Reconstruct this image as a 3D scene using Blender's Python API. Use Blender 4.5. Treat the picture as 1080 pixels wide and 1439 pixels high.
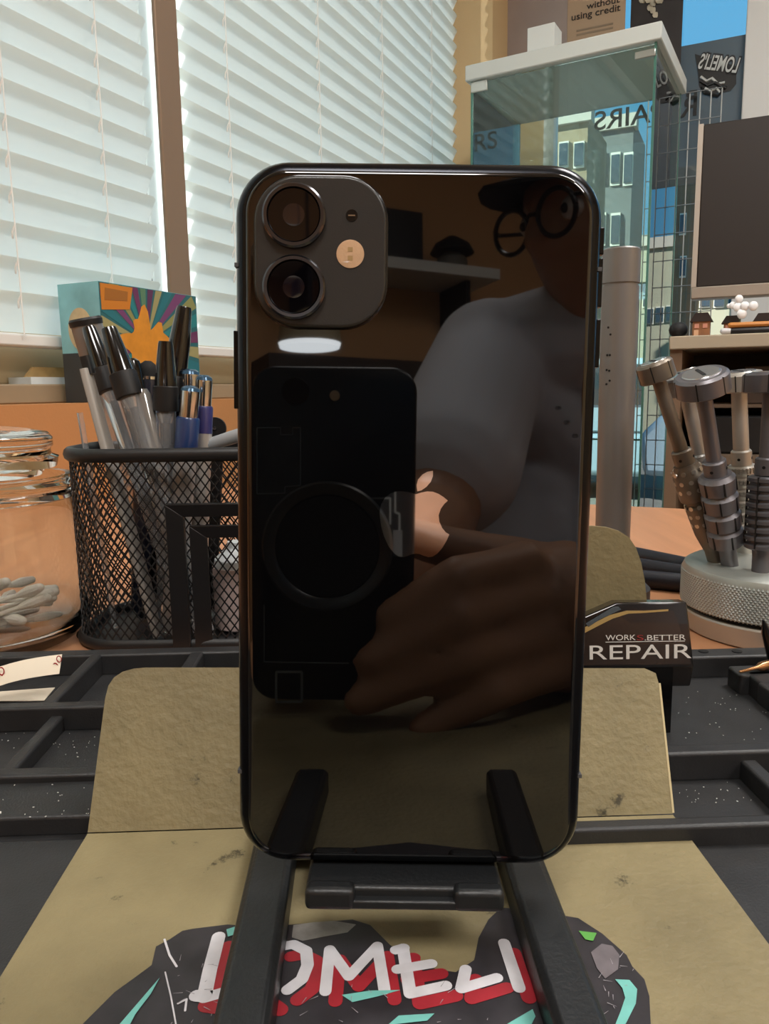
import bpy, bmesh, math, random
from math import sin, cos, tan, pi, radians, sqrt, atan2, exp
from mathutils import Vector as V, Matrix
random.seed(7)
for o in list(bpy.data.objects): bpy.data.objects.remove(o)
SC = bpy.context.scene
COL = SC.collection

# ------------------------------------------------------------------ camera
FPX = 1081.0
H = 0.129                        # lens height above the desk top (z = 0)
PITCH, ROLL = radians(9.05), radians(0.85)
r0, u0 = V((1, 0, 0)), V((0, sin(PITCH), cos(PITCH)))
CF = V((0, cos(PITCH), -sin(PITCH)))
CR = cos(ROLL)*r0 - sin(ROLL)*u0
CU = sin(ROLL)*r0 + cos(ROLL)*u0
CAM = V((0, 0, H))
cam = bpy.data.cameras.new('camera'); camo = bpy.data.objects.new('camera', cam); COL.objects.link(camo)
cam.sensor_fit = 'HORIZONTAL'; cam.sensor_width = 36; cam.lens = FPX/1080*36
cam.clip_start = 0.004; cam.clip_end = 300
m = Matrix.Identity(4)
for i in range(3):
    m[i][0], m[i][1], m[i][2], m[i][3] = CR[i], CU[i], -CF[i], CAM[i]
camo.matrix_world = m
SC.camera = camo

# room axes: U runs along the window wall (away), Vv across the room to the right
RA = radians(25)
UU, VV = V((sin(RA), cos(RA), 0)), V((cos(RA), -sin(RA), 0))
ZZ = V((0, 0, 1))

# ------------------------------------------------------------------ sky, sun, lamps, exposure
w = bpy.data.worlds.new('sky'); SC.world = w; w.use_nodes = True
bg = w.node_tree.nodes['Background']
bg.inputs['Color'].default_value = (0.13, 0.47, 0.80, 1); bg.inputs['Strength'].default_value = 1.0
def lamp(name, typ, loc, direction, energy, color=(1, 1, 1), **k):
    l = bpy.data.lights.new(name, typ); l.energy = energy; l.color = color
    for a, b in k.items(): setattr(l, a, b)
    o = bpy.data.objects.new(name, l); COL.objects.link(o); o.location = loc
    o.rotation_euler = V(direction).to_track_quat('-Z', 'Y').to_euler()
    return o
sun_dir = (VV*0.78 + UU*0.43 - ZZ*0.55).normalized()
lamp('sun', 'SUN', (0, 0, 5), sun_dir, 15.0, (1, 0.99, 0.96), angle=radians(0.6))
CEIL = 1.75
LIGHT_SPOTS = [(-0.75, 0.35), (0.95, 0.55), (-0.3, 1.7)]     # (u, v) of ceiling fill lamps added to brighten the interior
for i, (a, b) in enumerate(LIGHT_SPOTS):
    p = UU*a + VV*b; p.z = CEIL - 0.045
    lamp('ceiling_fill_light', 'AREA', p, (0, 0, -1), 22, (1, 0.98, 0.955), shape='SQUARE', size=0.55)
vs = SC.view_settings
vs.view_transform = 'Standard'; vs.look = 'None'; vs.gamma = 1; vs.use_curve_mapping = False
vs.exposure = 0.0

# ------------------------------------------------------------------ helpers
def ray(px, py):
    return (CF + CR*((px-540)/FPX) - CU*((py-719.5)/FPX))
def PZ(px, py, z=0.0):
    d = ray(px, py); return CAM + d*((z-H)/d.z)
def PD(px, py, y):
    d = ray(px, py); return CAM + d*(y/d.y)
def PP(px, py, o, n):
    d = ray(px, py); return CAM + d*((V(o)-CAM).dot(n)/d.dot(n))
def PV(px, py, v): return PP(px, py, VV*v, VV)
def PU(px, py, u): return PP(px, py, UU*u, UU)
def RW(u, v, z): return UU*u + VV*v + ZZ*z
def frame(o, x, y, z):
    M = Matrix.Identity(4)
    for i in range(3): M[i][0], M[i][1], M[i][2], M[i][3] = x[i], y[i], z[i], o[i]
    return M
def axis_frame(o, z):
    z = V(z).normalized(); a = V((0, 0, 1)) if abs(z.z) < 0.9 else V((1, 0, 0))
    x = a.cross(z).normalized(); return frame(o, x, z.cross(x), z)
ROOM = frame((0, 0, 0), UU, VV*-1, ZZ)        # local x = u, local y = -v

def hexc(s):
    out = []
    for i in (0, 2, 4):
        c = int(s[i:i+2], 16)/255; out.append(c/12.92 if c <= 0.04045 else ((c+0.055)/1.055)**2.4)
    return out
MATS = {}
def mat(name, col='808080', rough=0.5, metal=0.0, trans=0.0, ior=1.5, bump=0.0, bscale=200.0, var=0.0, vscale=20.0,
        spec=None, coat=0.0, emit=None, estr=1.0, transl=0.0, wood=False, bstretch=None, alpha=1.0):
    if name in MATS: return MATS[name]
    m = bpy.data.materials.new(name); m.use_nodes = True; MATS[name] = m
    nt = m.node_tree; N, L = nt.nodes, nt.links; b = N['Principled BSDF']
    c = hexc(col) if isinstance(col, str) else list(col)
    b.inputs['Base Color'].default_value = (*c, 1)
    b.inputs['Roughness'].default_value = rough; b.inputs['Metallic'].default_value = metal
    b.inputs['Transmission Weight'].default_value = trans; b.inputs['IOR'].default_value = ior
    b.inputs['Coat Weight'].default_value = coat; b.inputs['Alpha'].default_value = alpha
    if spec is not None: b.inputs['Specular IOR Level'].default_value = spec
    if emit: b.inputs['Emission Color'].default_value = (*hexc(emit), 1); b.inputs['Emission Strength'].default_value = estr
    tc = N.new('ShaderNodeTexCoord')
    if var:
        n = N.new('ShaderNodeTexNoise'); n.inputs['Scale'].default_value = vscale; n.inputs['Detail'].default_value = 6
        if wood:
            mp = N.new('ShaderNodeMapping'); mp.inputs['Rotation'].default_value = (0, 0, RA); mp.inputs['Scale'].default_value = (14, 1, 1)
            L.new(tc.outputs['Object'], mp.inputs[0]); L.new(mp.outputs[0], n.inputs[0])
        else: L.new(tc.outputs['Object'], n.inputs[0])
        r = N.new('ShaderNodeValToRGB'); r.color_ramp.elements[0].position = 0.3; r.color_ramp.elements[1].position = 0.7
        r.color_ramp.elements[0].color = (*[max(0, x*(1-var)) for x in c], 1)
        r.color_ramp.elements[1].color = (*[min(1, x*(1+var)) for x in c], 1)
        L.new(n.outputs['Fac'], r.inputs[0]); L.new(r.outputs[0], b.inputs['Base Color'])
    if bump:
        n = N.new('ShaderNodeTexNoise'); n.inputs['Scale'].default_value = bscale; n.inputs['Detail'].default_value = 4
        if bstretch:
            mp = N.new('ShaderNodeMapping'); mp.inputs['Scale'].default_value = bstretch
            L.new(tc.outputs['Object'], mp.inputs[0]); L.new(mp.outputs[0], n.inputs[0])
        else: L.new(tc.outputs['Object'], n.inputs[0])
        bm_ = N.new('ShaderNodeBump'); bm_.inputs['Strength'].default_value = bump; bm_.inputs['Distance'].default_value = 0.001
        L.new(n.outputs['Fac'], bm_.inputs['Height']); L.new(bm_.outputs[0], b.inputs['Normal'])
    if transl:
        t = N.new('ShaderNodeBsdfTranslucent'); t.inputs[0].default_value = (*c, 1)
        mx = N.new('ShaderNodeMixShader'); mx.inputs[0].default_value = transl
        L.new(b.outputs[0], mx.inputs[1]); L.new(t.outputs[0], mx.inputs[2]); L.new(mx.outputs[0], N['Material Output'].inputs[0])
    return m
def pane_mat(name, tint, refl=1.0, ior=1.5):
    if name in MATS: return MATS[name]
    m = bpy.data.materials.new(name); m.use_nodes = True; MATS[name] = m
    nt = m.node_tree; N, L = nt.nodes, nt.links
    for n in list(N):
        if n.type == 'BSDF_PRINCIPLED': N.remove(n)
    t = N.new('ShaderNodeBsdfTransparent'); t.inputs[0].default_value = (*tint, 1)
    g = N.new('ShaderNodeBsdfGlossy'); g.inputs['Roughness'].default_value = 0.0; g.inputs[0].default_value = (refl, refl, refl, 1)
    f = N.new('ShaderNodeFresnel'); f.inputs[0].default_value = ior
    mx = N.new('ShaderNodeMixShader')
    L.new(f.outputs[0], mx.inputs[0]); L.new(t.outputs[0], mx.inputs[1]); L.new(g.outputs[0], mx.inputs[2])
    L.new(mx.outputs[0], N['Material Output'].inputs[0])
    return m

def tag(o, label=None, cat=None, group=None, kind=None):
    if label: o['label'] = label
    if cat: o['category'] = cat
    if group: o['group'] = group
    if kind: o['kind'] = kind
    return o
def empty(name, loc, label=None, cat=None, group=None, kind=None):
    o = bpy.data.objects.new(name, None); COL.objects.link(o); o.location = loc; o.empty_display_size = 0.02
    return tag(o, label, cat, group, kind)
def world_loc(o):
    p = V(o.location)
    while o.parent: o = o.parent; p += V(o.location)
    return p
def link(name, me, material, parent=None, loc=None):
    o = bpy.data.objects.new(name, me); COL.objects.link(o)
    if material and not me.materials: me.materials.append(material)
    if loc is not None: o.location = loc
    if parent: o.parent = parent
    return o

class MB:
    """collects shapes in world space; build() links them as one mesh object with its origin at its base"""
    def __init__(s, M=None): s.v = []; s.f = []; s.M = M or Matrix.Identity(4)
    def pt(s, p, M=None): s.v.append((M or s.M) @ V(p)); return len(s.v)-1
    def poly(s, pts, M=None): s.f.append([s.pt(p, M) for p in pts]); return s
    def box(s, a, b, M=None):
        x0, y0, z0 = a; x1, y1, z1 = b
        i = [s.pt(p, M) for p in ((x0,y0,z0),(x1,y0,z0),(x1,y1,z0),(x0,y1,z0),(x0,y0,z1),(x1,y0,z1),(x1,y1,z1),(x0,y1,z1))]
        for q in ((0,3,2,1),(4,5,6,7),(0,1,5,4),(1,2,6,5),(2,3,7,6),(3,0,4,7)): s.f.append([i[k] for k in q])
        return s
    def loft(s, rings, M=None, cap0=True, cap1=True, closed=True):
        idx = [[s.pt(p, M) for p in r] for r in rings]; n = len(idx[0])
        for a, b in zip(idx, idx[1:]):
            for k in range(n if closed else n-1):
                s.f.append([a[k], a[(k+1) % n], b[(k+1) % n], b[k]])
        if cap0: s.f.append(idx[0][::-1])
        if cap1: s.f.append(idx[-1])
        return s
    def lathe(s, prof, M=None, n=32, cap0=True, cap1=True):      # prof: (z, r)
        return s.loft([[(r*cos(2*pi*k/n), r*sin(2*pi*k/n), z) for k in range(n)] for z, r in prof], M, cap0, cap1)
    def prism(s, poly, z0, z1, M=None):
        return s.loft([[(x, y, z0) for x, y in poly], [(x, y, z1) for x, y in poly]], M)
    def tube(s, pts, r, n=8, M=None):
        pts = [V(p) for p in pts]; rs = r if isinstance(r, (list, tuple)) else [r]*len(pts)
        rings = []; ref = None
        for i, p in enumerate(pts):
            t = (pts[min(i+1, len(pts)-1)] - pts[max(i-1, 0)]).normalized()
            if ref is None: ref = V((0,0,1)) if abs(t.z) < 0.9 else V((1,0,0))
            x = (ref - t*ref.dot(t)).normalized(); ref = x; y = t.cross(x)
            rings.append([p + (x*cos(2*pi*k/n) + y*sin(2*pi*k/n))*rs[i] for k in range(n)])
        return s.loft(rings, M)
    def capsule(s, pts, rs, n=12, M=None):
        pts = [V(p) for p in pts]; P = []; R = []
        d0 = (pts[0]-pts[1]).normalized(); d1 = (pts[-1]-pts[-2]).normalized()
        for a in (85, 60, 35, 12): P.append(pts[0]+d0*rs[0]*sin(radians(a))); R.append(rs[0]*cos(radians(a)))
        P += pts; R += list(rs)
        for a in (12, 35, 60, 85): P.append(pts[-1]+d1*rs[-1]*sin(radians(a))); R.append(rs[-1]*cos(radians(a)))
        return s.tube(P, R, n, M)
    def ball(s, c, r, n=12, M=None, sc=(1,1,1)):
        c = V(c); rings = []
        for j in range(1, n):
            a = pi*j/n
            rings.append([(c.x+r*sc[0]*sin(a)*cos(2*pi*k/(2*n)), c.y+r*sc[1]*sin(a)*sin(2*pi*k/(2*n)), c.z-r*sc[2]*cos(a)) for k in range(2*n)])
        return s.loft(rings, M)
    def build(s, name, material, parent=None, smooth=35, bevel=0, bseg=2, **tags):
        xs = [[p[i] for p in s.v] for i in range(3)]
        o = V(((min(xs[0])+max(xs[0]))/2, (min(xs[1])+max(xs[1]))/2, min(xs[2])))
        me = bpy.data.meshes.new(name); me.from_pydata([p-o for p in s.v], [], s.f)
        bm = bmesh.new(); bm.from_mesh(me); bmesh.ops.recalc_face_normals(bm, faces=bm.faces); bm.to_mesh(me); bm.free()
        if smooth: me.shade_smooth(); me.set_sharp_from_angle(angle=radians(smooth))
        ob = link(name, me, material, parent, o - (world_loc(parent) if parent else V((0,0,0))))
        if bevel:
            md = ob.modifiers.new('bevel', 'BEVEL'); md.width = bevel; md.segments = bseg; md.limit_method = 'ANGLE'; md.angle_limit = radians(40)
        return tag(ob, **tags)
def rrect(w, h, r, n=8, cx=0, cy=0):
    out = []
    for qx, qy, a0 in ((1,1,0), (-1,1,90), (-1,-1,180), (1,-1,270)):
        for k in range(n+1):
            a = radians(a0 + 90*k/n); out.append((cx+qx*(w/2-r)+r*cos(a), cy+qy*(h/2-r)+r*sin(a)))
    return out
def copy_part(o, name, parent, loc, rot=None):
    c = o.copy(); COL.objects.link(c); c.parent = parent; c.location = loc; c.name = name
    if rot: c.rotation_euler = rot
    return c
def text(name, s, material, M, size, parent=None, align='LEFT', mirror=False, width=1.0, thick=0.0002, bold=0.0):
    cu = bpy.data.curves.new(name, 'FONT'); cu.body = s; cu.size = size; cu.align_x = align; cu.extrude = thick; cu.offset = bold*size*.35
    t = bpy.data.objects.new(name, cu); COL.objects.link(t)
    me = bpy.data.meshes.new_from_object(t.evaluated_get(bpy.context.evaluated_depsgraph_get()))
    bpy.data.objects.remove(t); bpy.data.curves.remove(cu)
    S = Matrix.Diagonal((-width if mirror else width, 1, 1, 1))
    me.transform(M @ S); 
    if mirror: me.flip_normals()
    cs = [V(v.co) for v in me.vertices]
    o = V(tuple(sum(c[i] for c in cs)/len(cs) for i in range(3)))
    me.transform(Matrix.Translation(-o)); me.materials.clear()
    return link(name, me, material, parent, o - (world_loc(parent) if parent else V((0,0,0))))

# ------------------------------------------------------------------ materials
BLK = mat('black_plastic', '17171a', 0.45, bump=0.15, bscale=900)
GLS = mat('clear_glass', (0.97, 0.985, 0.975), 0.0, trans=1.0, ior=1.45)
PLAS = mat('clear_plastic', (0.95, 0.96, 0.97), 0.12, trans=.85, ior=1.25)
CHR = mat('chrome', 'c8c8c8', 0.15, 1.0)
WHITE = mat('white_paint', 'e4e6e4', 0.5)
TANW = mat('tan_wall_paint', 'd9bd90', 0.8, bump=0.2, bscale=300)
ORW = mat('orange_wall_paint', 'b98250', 0.8, bump=0.2, bscale=300)

# ================================================================== THE ROOM
VF, VB = -0.715, -0.815          # wall face / blind plane (v)
UB = PV(711, 300, VF).dot(UU)    # storefront wall
UE = PV(690, 300, VF).dot(UU)    # far end of the window recess
ZL = 0.118                       # ledge height
UN, VR, FL = -2.6, 2.6, -0.74
def rbox(name, u, v, z, material, parent=None, **k):
    return MB(ROOM).box((u[0], -v[1], z[0]), (u[1], -v[0], z[1])).build(name, material, parent, **k)
rbox('floor', (UN-.1, UB+.15), (VB-.2, VR+.1), (FL-.05, FL), mat('floor_tile', '8a8078', 0.4, var=0.15), kind='structure')
rbox('ceiling', (UN-.1, UB+.15), (VB-.2, VR+.1), (CEIL, CEIL+.05), mat('ceiling_white', 'd8d4cc', 0.9), kind='structure')
wl = empty('wall_left', RW(0, VF, FL), kind='structure')
rbox('wall_panel', (UN, UB), (VB-.12, VF), (FL, ZL), ORW, wl)
rbox('wall_panel', (UE, UB), (VB-.12, VF), (ZL, CEIL), TANW, wl)
rbox('wall_panel', (UN, -0.6), (VB-.12, VF), (ZL, CEIL), TANW, wl)
rbox('wall_panel', (-0.6, UE), (VB-.12, VF), (1.5, CEIL), TANW, wl)
rbox('wall_right', (UN, UB+.1), (VR, VR+.1), (FL, CEIL), TANW, kind='structure')
rbox('wall_rear', (UN-.1, UN), (VB-.12, VR), (FL, CEIL), mat('rear_wall_paint', 'd9a878', 0.8), kind='structure')
wb = empty('wall_back', RW(UB, 1, FL), kind='structure')
SF0, SF1, SFB = -0.60, 1.9, -0.55      # storefront opening
rbox('wall_panel', (UB, UB+.1), (VB-.12, SF0), (FL, CEIL), TANW, wb)
rbox('wall_panel', (UB, UB+.1), (SF1, VR), (FL, CEIL), TANW, wb)
rbox('wall_panel', (UB, UB+.1), (SF0, SF1), (FL, SFB), TANW, wb)
rbox('wall_panel', (UB, UB+.1), (SF0, SF1), (1.6, CEIL), TANW, wb)
# storefront window
sw = empty('window_2', RW(UB, .6, SFB), kind='structure')
FRM = mat('white_window_frame', 'dfe2e2', 0.4)
PANE = pane_mat('window_glass', (0.96, 0.98, 0.98))
vm = PU(1066, 80, UB).dot(VV)
rbox('mullion', (UB-.01, UB+.06), (vm-.036, vm+.09), (SFB, 1.6), FRM, sw, bevel=.003)
rbox('mullion', (UB+.0, UB+.06), (SF0, SF0+.03), (SFB, 1.6), FRM, sw)
rbox('window_pane', (UB+.03, UB+.034), (SF0+.03, vm-.036), (SFB, 1.6), PANE, sw)
rbox('window_pane', (UB+.03, UB+.034), (vm+.09, SF1), (SFB, 1.6), PANE, sw)
# left window: recess, rails, mullion, glass
lw = empty('window_1', RW(0.8, VB, ZL), kind='structure')
BRN = mat('brown_window_metal', '8f7a66', 0.45, 0.2)
BEI = mat('beige_window_frame', 'c9b795', 0.5)
zb = PV(40, 540, VB).z; zbl0 = PV(60, 476, VB).z
rbox('bottom_rail', (-.6, UE), (VB-.05, VB+.012), (ZL, zb), mat('taupe_sill', '9c8a70', 0.5), lw, bevel=.002)
rbox('sash_rail', (-.6, UE), (VB-.09, VB-.04), (zb, zbl0+.012), BEI, lw, bevel=.003)
um = [PV(x, 200, VB+.021).dot(UU) for x in (228, 258)]
rbox('mullion', (um[0], um[1]), (VB+.014, VB+.021), (zb, 1.5), BRN, lw, bevel=.002)
rbox('side_jamb', (UE-.052, UE), (VB-.09, VB-.03), (zb, 1.5), BEI, lw)
rbox('window_pane', (-.6, um[0]), (VB-.075, VB-.071), (zb, 1.5), PANE, lw)
rbox('window_pane', (um[1], UE), (VB-.075, VB-.071), (zb, 1.5), PANE, lw)
rbox('added_daylight_strip', (PV(204, 200, VB-.02).dot(UU), PV(231, 200, VB-.02).dot(UU)), (VB-.022, VB-.018), (zb, 1.5), mat('daylight_strip_film', 'f2f6f4', .5, transl=.65), lw)  # translucent strip added so the gap beside the mullion shines like daylight
# blinds
SLAT = mat('white_blind_slat', 'f2f6f4', 0.5, transl=0.65)
def blind(u_a, u_b, zbot, label, cords):
    e = empty('window_blind', RW((u_a+u_b)/2, VB, zbot), label, 'blind', 'window blinds')
    L = u_b-u_a; mb = MB(frame((0,0,0), UU, -VV, ZZ)); n = 6
    rings = []
    for x in (0, .004, L-.004, L):
        e_ = .004 if x in (0, L) else 0
        pts = []
        for k in range(n+1):
            t = k/n*2-1; pts.append((x, -.009*t + .0022*(1-t*t), (.0234-e_)*t))
        pts += [(x, p[1]+.0022, p[2]) for p in pts[::-1]]
        rings.append(pts)
    mb.loft(rings)
    pitch = .0405; ztop = 1.42; k = 0; z = zbot+.03; first = None
    while z < ztop:
        loc = RW((u_a+u_b)/2, VB, z)
        if first is None:
            first = mb.build('slat', SLAT, e, smooth=50); base = first.location.copy(); z_first = z
            first.location = RW(0,0,z_first) + base + V((0,0,0)) if False else first.location
            off = V(first.location) + world_loc(e)          # mesh was built around u = 0, z = 0
            first.location = off + RW(u_a, VB, z) - world_loc(e)
            o0 = off
        else:
            copy_part(first, 'slat', e, o0 + RW(u_a, VB, z) - world_loc(e))
        z += pitch
    rbox('head_rail', (u_a, u_b), (VB-.02, VB+.025), (ztop-.01, ztop+.04), WHITE, e, bevel=.002)
    rbox('bottom_bar', (u_a, u_b), (VB-.016, VB+.010), (zbot-.012, zbot+.004), WHITE, e, bevel=.003)
    nl = max(2, int(L/.45)); CORD = mat('blind_cord', 'eef0ee', 0.8)
    for uu in cords:
        c = MB()
        c.tube([RW(uu, VB+.0135, zbot), RW(uu, VB+.0135, ztop)], .0009, 6)
        zz = zbot+.03
        while zz < ztop:
            c.tube([RW(uu, VB+.0135, zz+.020), RW(uu-.002, VB+.010, zz+.011), RW(uu, VB+.008, zz+.004)], .0013, 5)
            zz += pitch
        c.build('ladder_cord', CORD, e)
    return e
uL1 = PV(207, 200, VB).dot(UU)
zbl = PV(60, 476, VB).z
blind(-.55, uL1, zbl, 'white slatted blind ending at the brown mullion, above the card box', [PV(134, 200, VB).dot(UU), PV(4, 250, VB).dot(UU), -.3])
blind(PV(232, 200, VB).dot(UU), UE-.048, zbl, 'white slatted blind between the brown mullion and the tan wall corner', [PV(x, 100, VB).dot(UU) for x in (310, 440, 530, 600)])

# ================================================================== DESK
ud = PZ(905, 712, 0).dot(UU)
DESK = mat('peach_wood_laminate', 'be8862', 0.38, var=0.10, vscale=5, wood=True, bump=.04, bscale=60)
dk = empty('work_desk', RW(0.2, 0.3, FL), 'peach wood laminate work desk under the black mat', 'desk')
MB(ROOM).box((-.235, -1.1, -.028), (ud, -VF-.003, 0)).build('desk_top', DESK, dk, bevel=.002)
for a, b in ((-.215, VF+.05), (-.215, 1.02), (ud-.06, VF+.05), (ud-.06, 1.02)):
    rbox('leg', (a, a+.045), (b, b+.045), (FL, -.028), mat('dark_steel', '2a2a2c', .4, .6), dk)

# ================================================================== BLACK MAT WITH COMPARTMENTS
YAW = radians(1.8)
MFv, MRv = V((-sin(YAW), cos(YAW), 0)), V((cos(YAW), sin(YAW), 0))
MAT = frame((0,0,0), MRv, MFv, ZZ)
def mc(px, py, z): p = PZ(px, py, z); return p.dot(MRv), p.dot(MFv)
RIM, FLO, MID = .0125, .003, .0075
RUB = mat('black_silicone', '262627', 0.47, bump=0.12, bscale=1500, var=.2, vscale=90)
mt = empty('repair_mat', (0, .15, 0), 'black silicone repair mat with raised compartments on the desk', 'mat')
yb0, yb1 = mc(100, 921, RIM)[1], mc(100, 915, RIM)[1]
XL, XR = -.30, .33
MB(MAT).box((XL, -.09, 0.0002), (XR, yb1, FLO)).build('mat_base', RUB, mt, bevel=.001)
def rib(x0, x1, y0, y1, z1=RIM, z0=FLO-.0006):
    t = .0006
    a = [(x0, y0), (x1, y0), (x1, y1), (x0, y1)]
    MB(MAT).loft([[(x, y, z0) for x, y in a], [(x, y, z1) for x, y in a]]).build('rib', RUB, mt, bevel=.0011, bseg=3)
ym = mc(930, 912, RIM)[1]
rib(XL, -.02, yb0, yb1+.002); rib(-.02, .1, yb0, yb1+.002)
yr0 = mc(1030, 922, RIM)[1]; yr1 = mc(1030, 910, RIM)[1]
rib(.10, XR, yr0, yr1)
for px in (988, 1035):                                   # moulded peg holes on the rear rim
    c = PZ(px, 915.5, RIM); MB(Matrix.Translation(c)).lathe([(-.001, .0016), (.0003, .0022), (.0004, .0014)], n=16).build('peg_hole', mat('hole_black', '050505', .9), mt)
y1a, y1b = mc(100, 993, RIM)[1], mc(100, 985, RIM)[1]
rib(XL, -.01, y1a, y1b)
y2a, y2b = mc(60, 1085, RIM)[1], mc(60, 1073, RIM)[1]
rib(XL, -.01, y2a, y2b, RIM-.001)
xa, xb = mc(62, 984, RIM)[0], mc(80, 984, RIM)[0]
rib(xa, xb, y1b-.001, yb0+.001)
xa, xb = mc(262, 924, RIM)[0], mc(281, 924, RIM)[0]; rib(xa, xb, y1b-.001, yb0+.001)
xa, xb = mc(6, 1072, RIM-.003)[0], mc(27, 1072, RIM-.003)[0]; rib(xa, xb, y2b-.001, y1a+.001, RIM-.0035)
y3 = mc(60, 1154, MID)[1]
rib(XL, -.01, y3, y2a+.001, RIM-.0035)                    # lower ledge in front of the left cells
yAa, yAb = mc(1010, 1057, RIM)[1], mc(1010, 1044, RIM)[1]
yBa, yBb = mc(1010, 1150, RIM)[1], mc(1010, 1136, RIM)[1]
rib(.03, XR, yAa, yAb); rib(.03, XR, yBa, yBb, RIM-.002)
xa, xb = mc(1046, 1074, RIM-.003)[0], mc(1070, 1074, RIM-.003)[0]; rib(xa, xb, yBb-.001, yAa+.001, RIM-.003)
# right: stepped slots for small tools
for (x0, y0, x1, y1) in ((1022, 932, 1058, 945), (1046, 940, 1082, 958), (1064, 955, 1110, 985)):
    a, b = mc(x0, y0, RIM), mc(x1, y1, RIM)
    rib(a[0], XR if x1 > 1100 else b[0]+.012, b[1], a[1], RIM-.001)

# flecks of debris (uncountable)
fl = MB()
for i in range(150):
    side = random.random()
    if side < .5: px, py = random.uniform(0, 135), random.choice([random.uniform(1030, 1070), random.uniform(1100, 1150), random.uniform(1170, 1400)])
    else: px, py = random.uniform(950, 1080), random.choice([random.uniform(970, 1040), random.uniform(1098, 1130), random.uniform(1170, 1320)])
    z = FLO+.0002
    if py > 1095 and px < 140 and py < 1152: z = RIM-.0035
    c = PZ(px, py, z); s = random.uniform(.00007, .00024) if random.random() < .95 else random.uniform(.0004, .0007)
    a = random.uniform(0, 6.28); M = Matrix.Translation(c) @ Matrix.Rotation(a, 4, 'Z')
    fl.box((-s, -s*random.uniform(.3, .8), 0), (s, s*.4, .0002), M)
tag(fl.build('debris', mat('white_lint', 'cfcfca', .8), smooth=0), 'tiny white flecks of lint scattered over the black mat', 'debris', kind='stuff')

# ================================================================== KHAKI FOLDING COVER
KZ = .0062
KH = mat('khaki_card', '857958', 0.6, bump=0.4, bscale=420, var=0.16, vscale=38)
def khaki_detail(m):
    nt = m.node_tree; N, L = nt.nodes, nt.links; b = N['Principled BSDF']
    src = b.inputs['Base Color'].links[0].from_socket
    tc = [n for n in N if n.type == 'TEX_COORD'][0]
    n = N.new('ShaderNodeTexNoise'); n.inputs['Scale'].default_value = 75; n.inputs['Detail'].default_value = 8; n.inputs['Roughness'].default_value = .7
    L.new(tc.outputs['Object'], n.inputs[0])
    r = N.new('ShaderNodeValToRGB'); r.color_ramp.elements[0].position = .31; r.color_ramp.elements[1].position = .37
    r.color_ramp.elements[0].color = (.05, .045, .03, 1); r.color_ramp.elements[1].color = (1, 1, 1, 1)
    L.new(n.outputs['Fac'], r.inputs[0])
    mx = N.new('ShaderNodeMix'); mx.data_type = 'RGBA'; mx.blend_type = 'MULTIPLY'; mx.inputs[0].default_value = .8
    L.new(src, mx.inputs[6]); L.new(r.outputs[0], mx.inputs[7]); L.new(mx.outputs[2], b.inputs['Base Color'])
khaki_detail(KH)
KED = mat('khaki_cut_edge', 'c9b88e', 0.7)
kc = empty('folding_cover', PZ(540, 1158, KZ), 'khaki folded card cover lying open under the phone stand', 'cover')
fy = mc(540, 1158, KZ)[1]; fx0, fx1 = mc(130, 1160, KZ)[0], mc(954, 1157, KZ)[0]
MB(MAT).prism([(fx0, -.075), (fx1, -.075), (fx1, fy), (fx0, fy)], KZ-.0016, KZ).build('base_sheet', KH, kc)
# raised base under the sheet (the mat's main pad)
MB(MAT).box((XL, -.085, FLO-.0005), (XR, y3-.004, KZ-.0018)).build('mat_pad', RUB, mt, bevel=.001)
# front flap leaning back 27 degrees
le = radians(63)
fd = MFv*cos(le) + ZZ*sin(le); fo = PZ(540, 1158, KZ) - MRv*(PZ(540, 1158, KZ).dot(MRv))
FLAP = frame(fo, MRv, fd, MRv.cross(fd))
def flap_uv(px, py):
    n = MRv.cross(fd); p = PP(px, py, fo, n) - fo; return p.dot(MRv), p.dot(fd)
pts = [flap_uv(x, y) for x, y in ((130, 1158), (953, 1157), (925, 960), (921, 946), (905, 939), (330, 938), (205, 938), (188, 939.5), (172, 944), (160, 952), (152, 964), (147.5, 982))]
pts[0] = (fx0, 0.0003); pts[1] = (fx1, 0.0003)
MB(FLAP).prism(pts, -.0012, 0).build('front_flap', KH, kc)
# rear flap, upright behind the small box
ry = mc(880, 742, .07)[1]
RY = .285
def rflap(px, py):
    p = PP(px, py, MFv*RY, MFv) ; return p.dot(MRv), p.z
RF = frame(MFv*RY, MRv, ZZ, MRv.cross(ZZ))
pr = [rflap(x, y) for x, y in ((420, 905), (911, 905), (908.5, 850), (905, 815), (900, 790), (893, 770), (883, 755), (869, 746), (852, 741), (832, 739), (480, 740), (440, 745), (424, 770))]
pr[0] = (pr[0][0], RIM+.001); pr[1] = (pr[1][0]+.002, RIM+.001)
MB(RF).prism(pr, -.0008, .0004).build('rear_flap', KH, kc)
# cut edge line along the fold and the flap's right edge
e0, e1 = flap_uv(953, 1157), flap_uv(925, 960)
MB(FLAP).prism([(fx1-.0001, .0005), (fx1+.0005, .0005), (e1[0]+.0006, e1[1]), (e1[0], e1[1])], -.0013, .0001).build('cut_edge', KED, kc)

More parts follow.
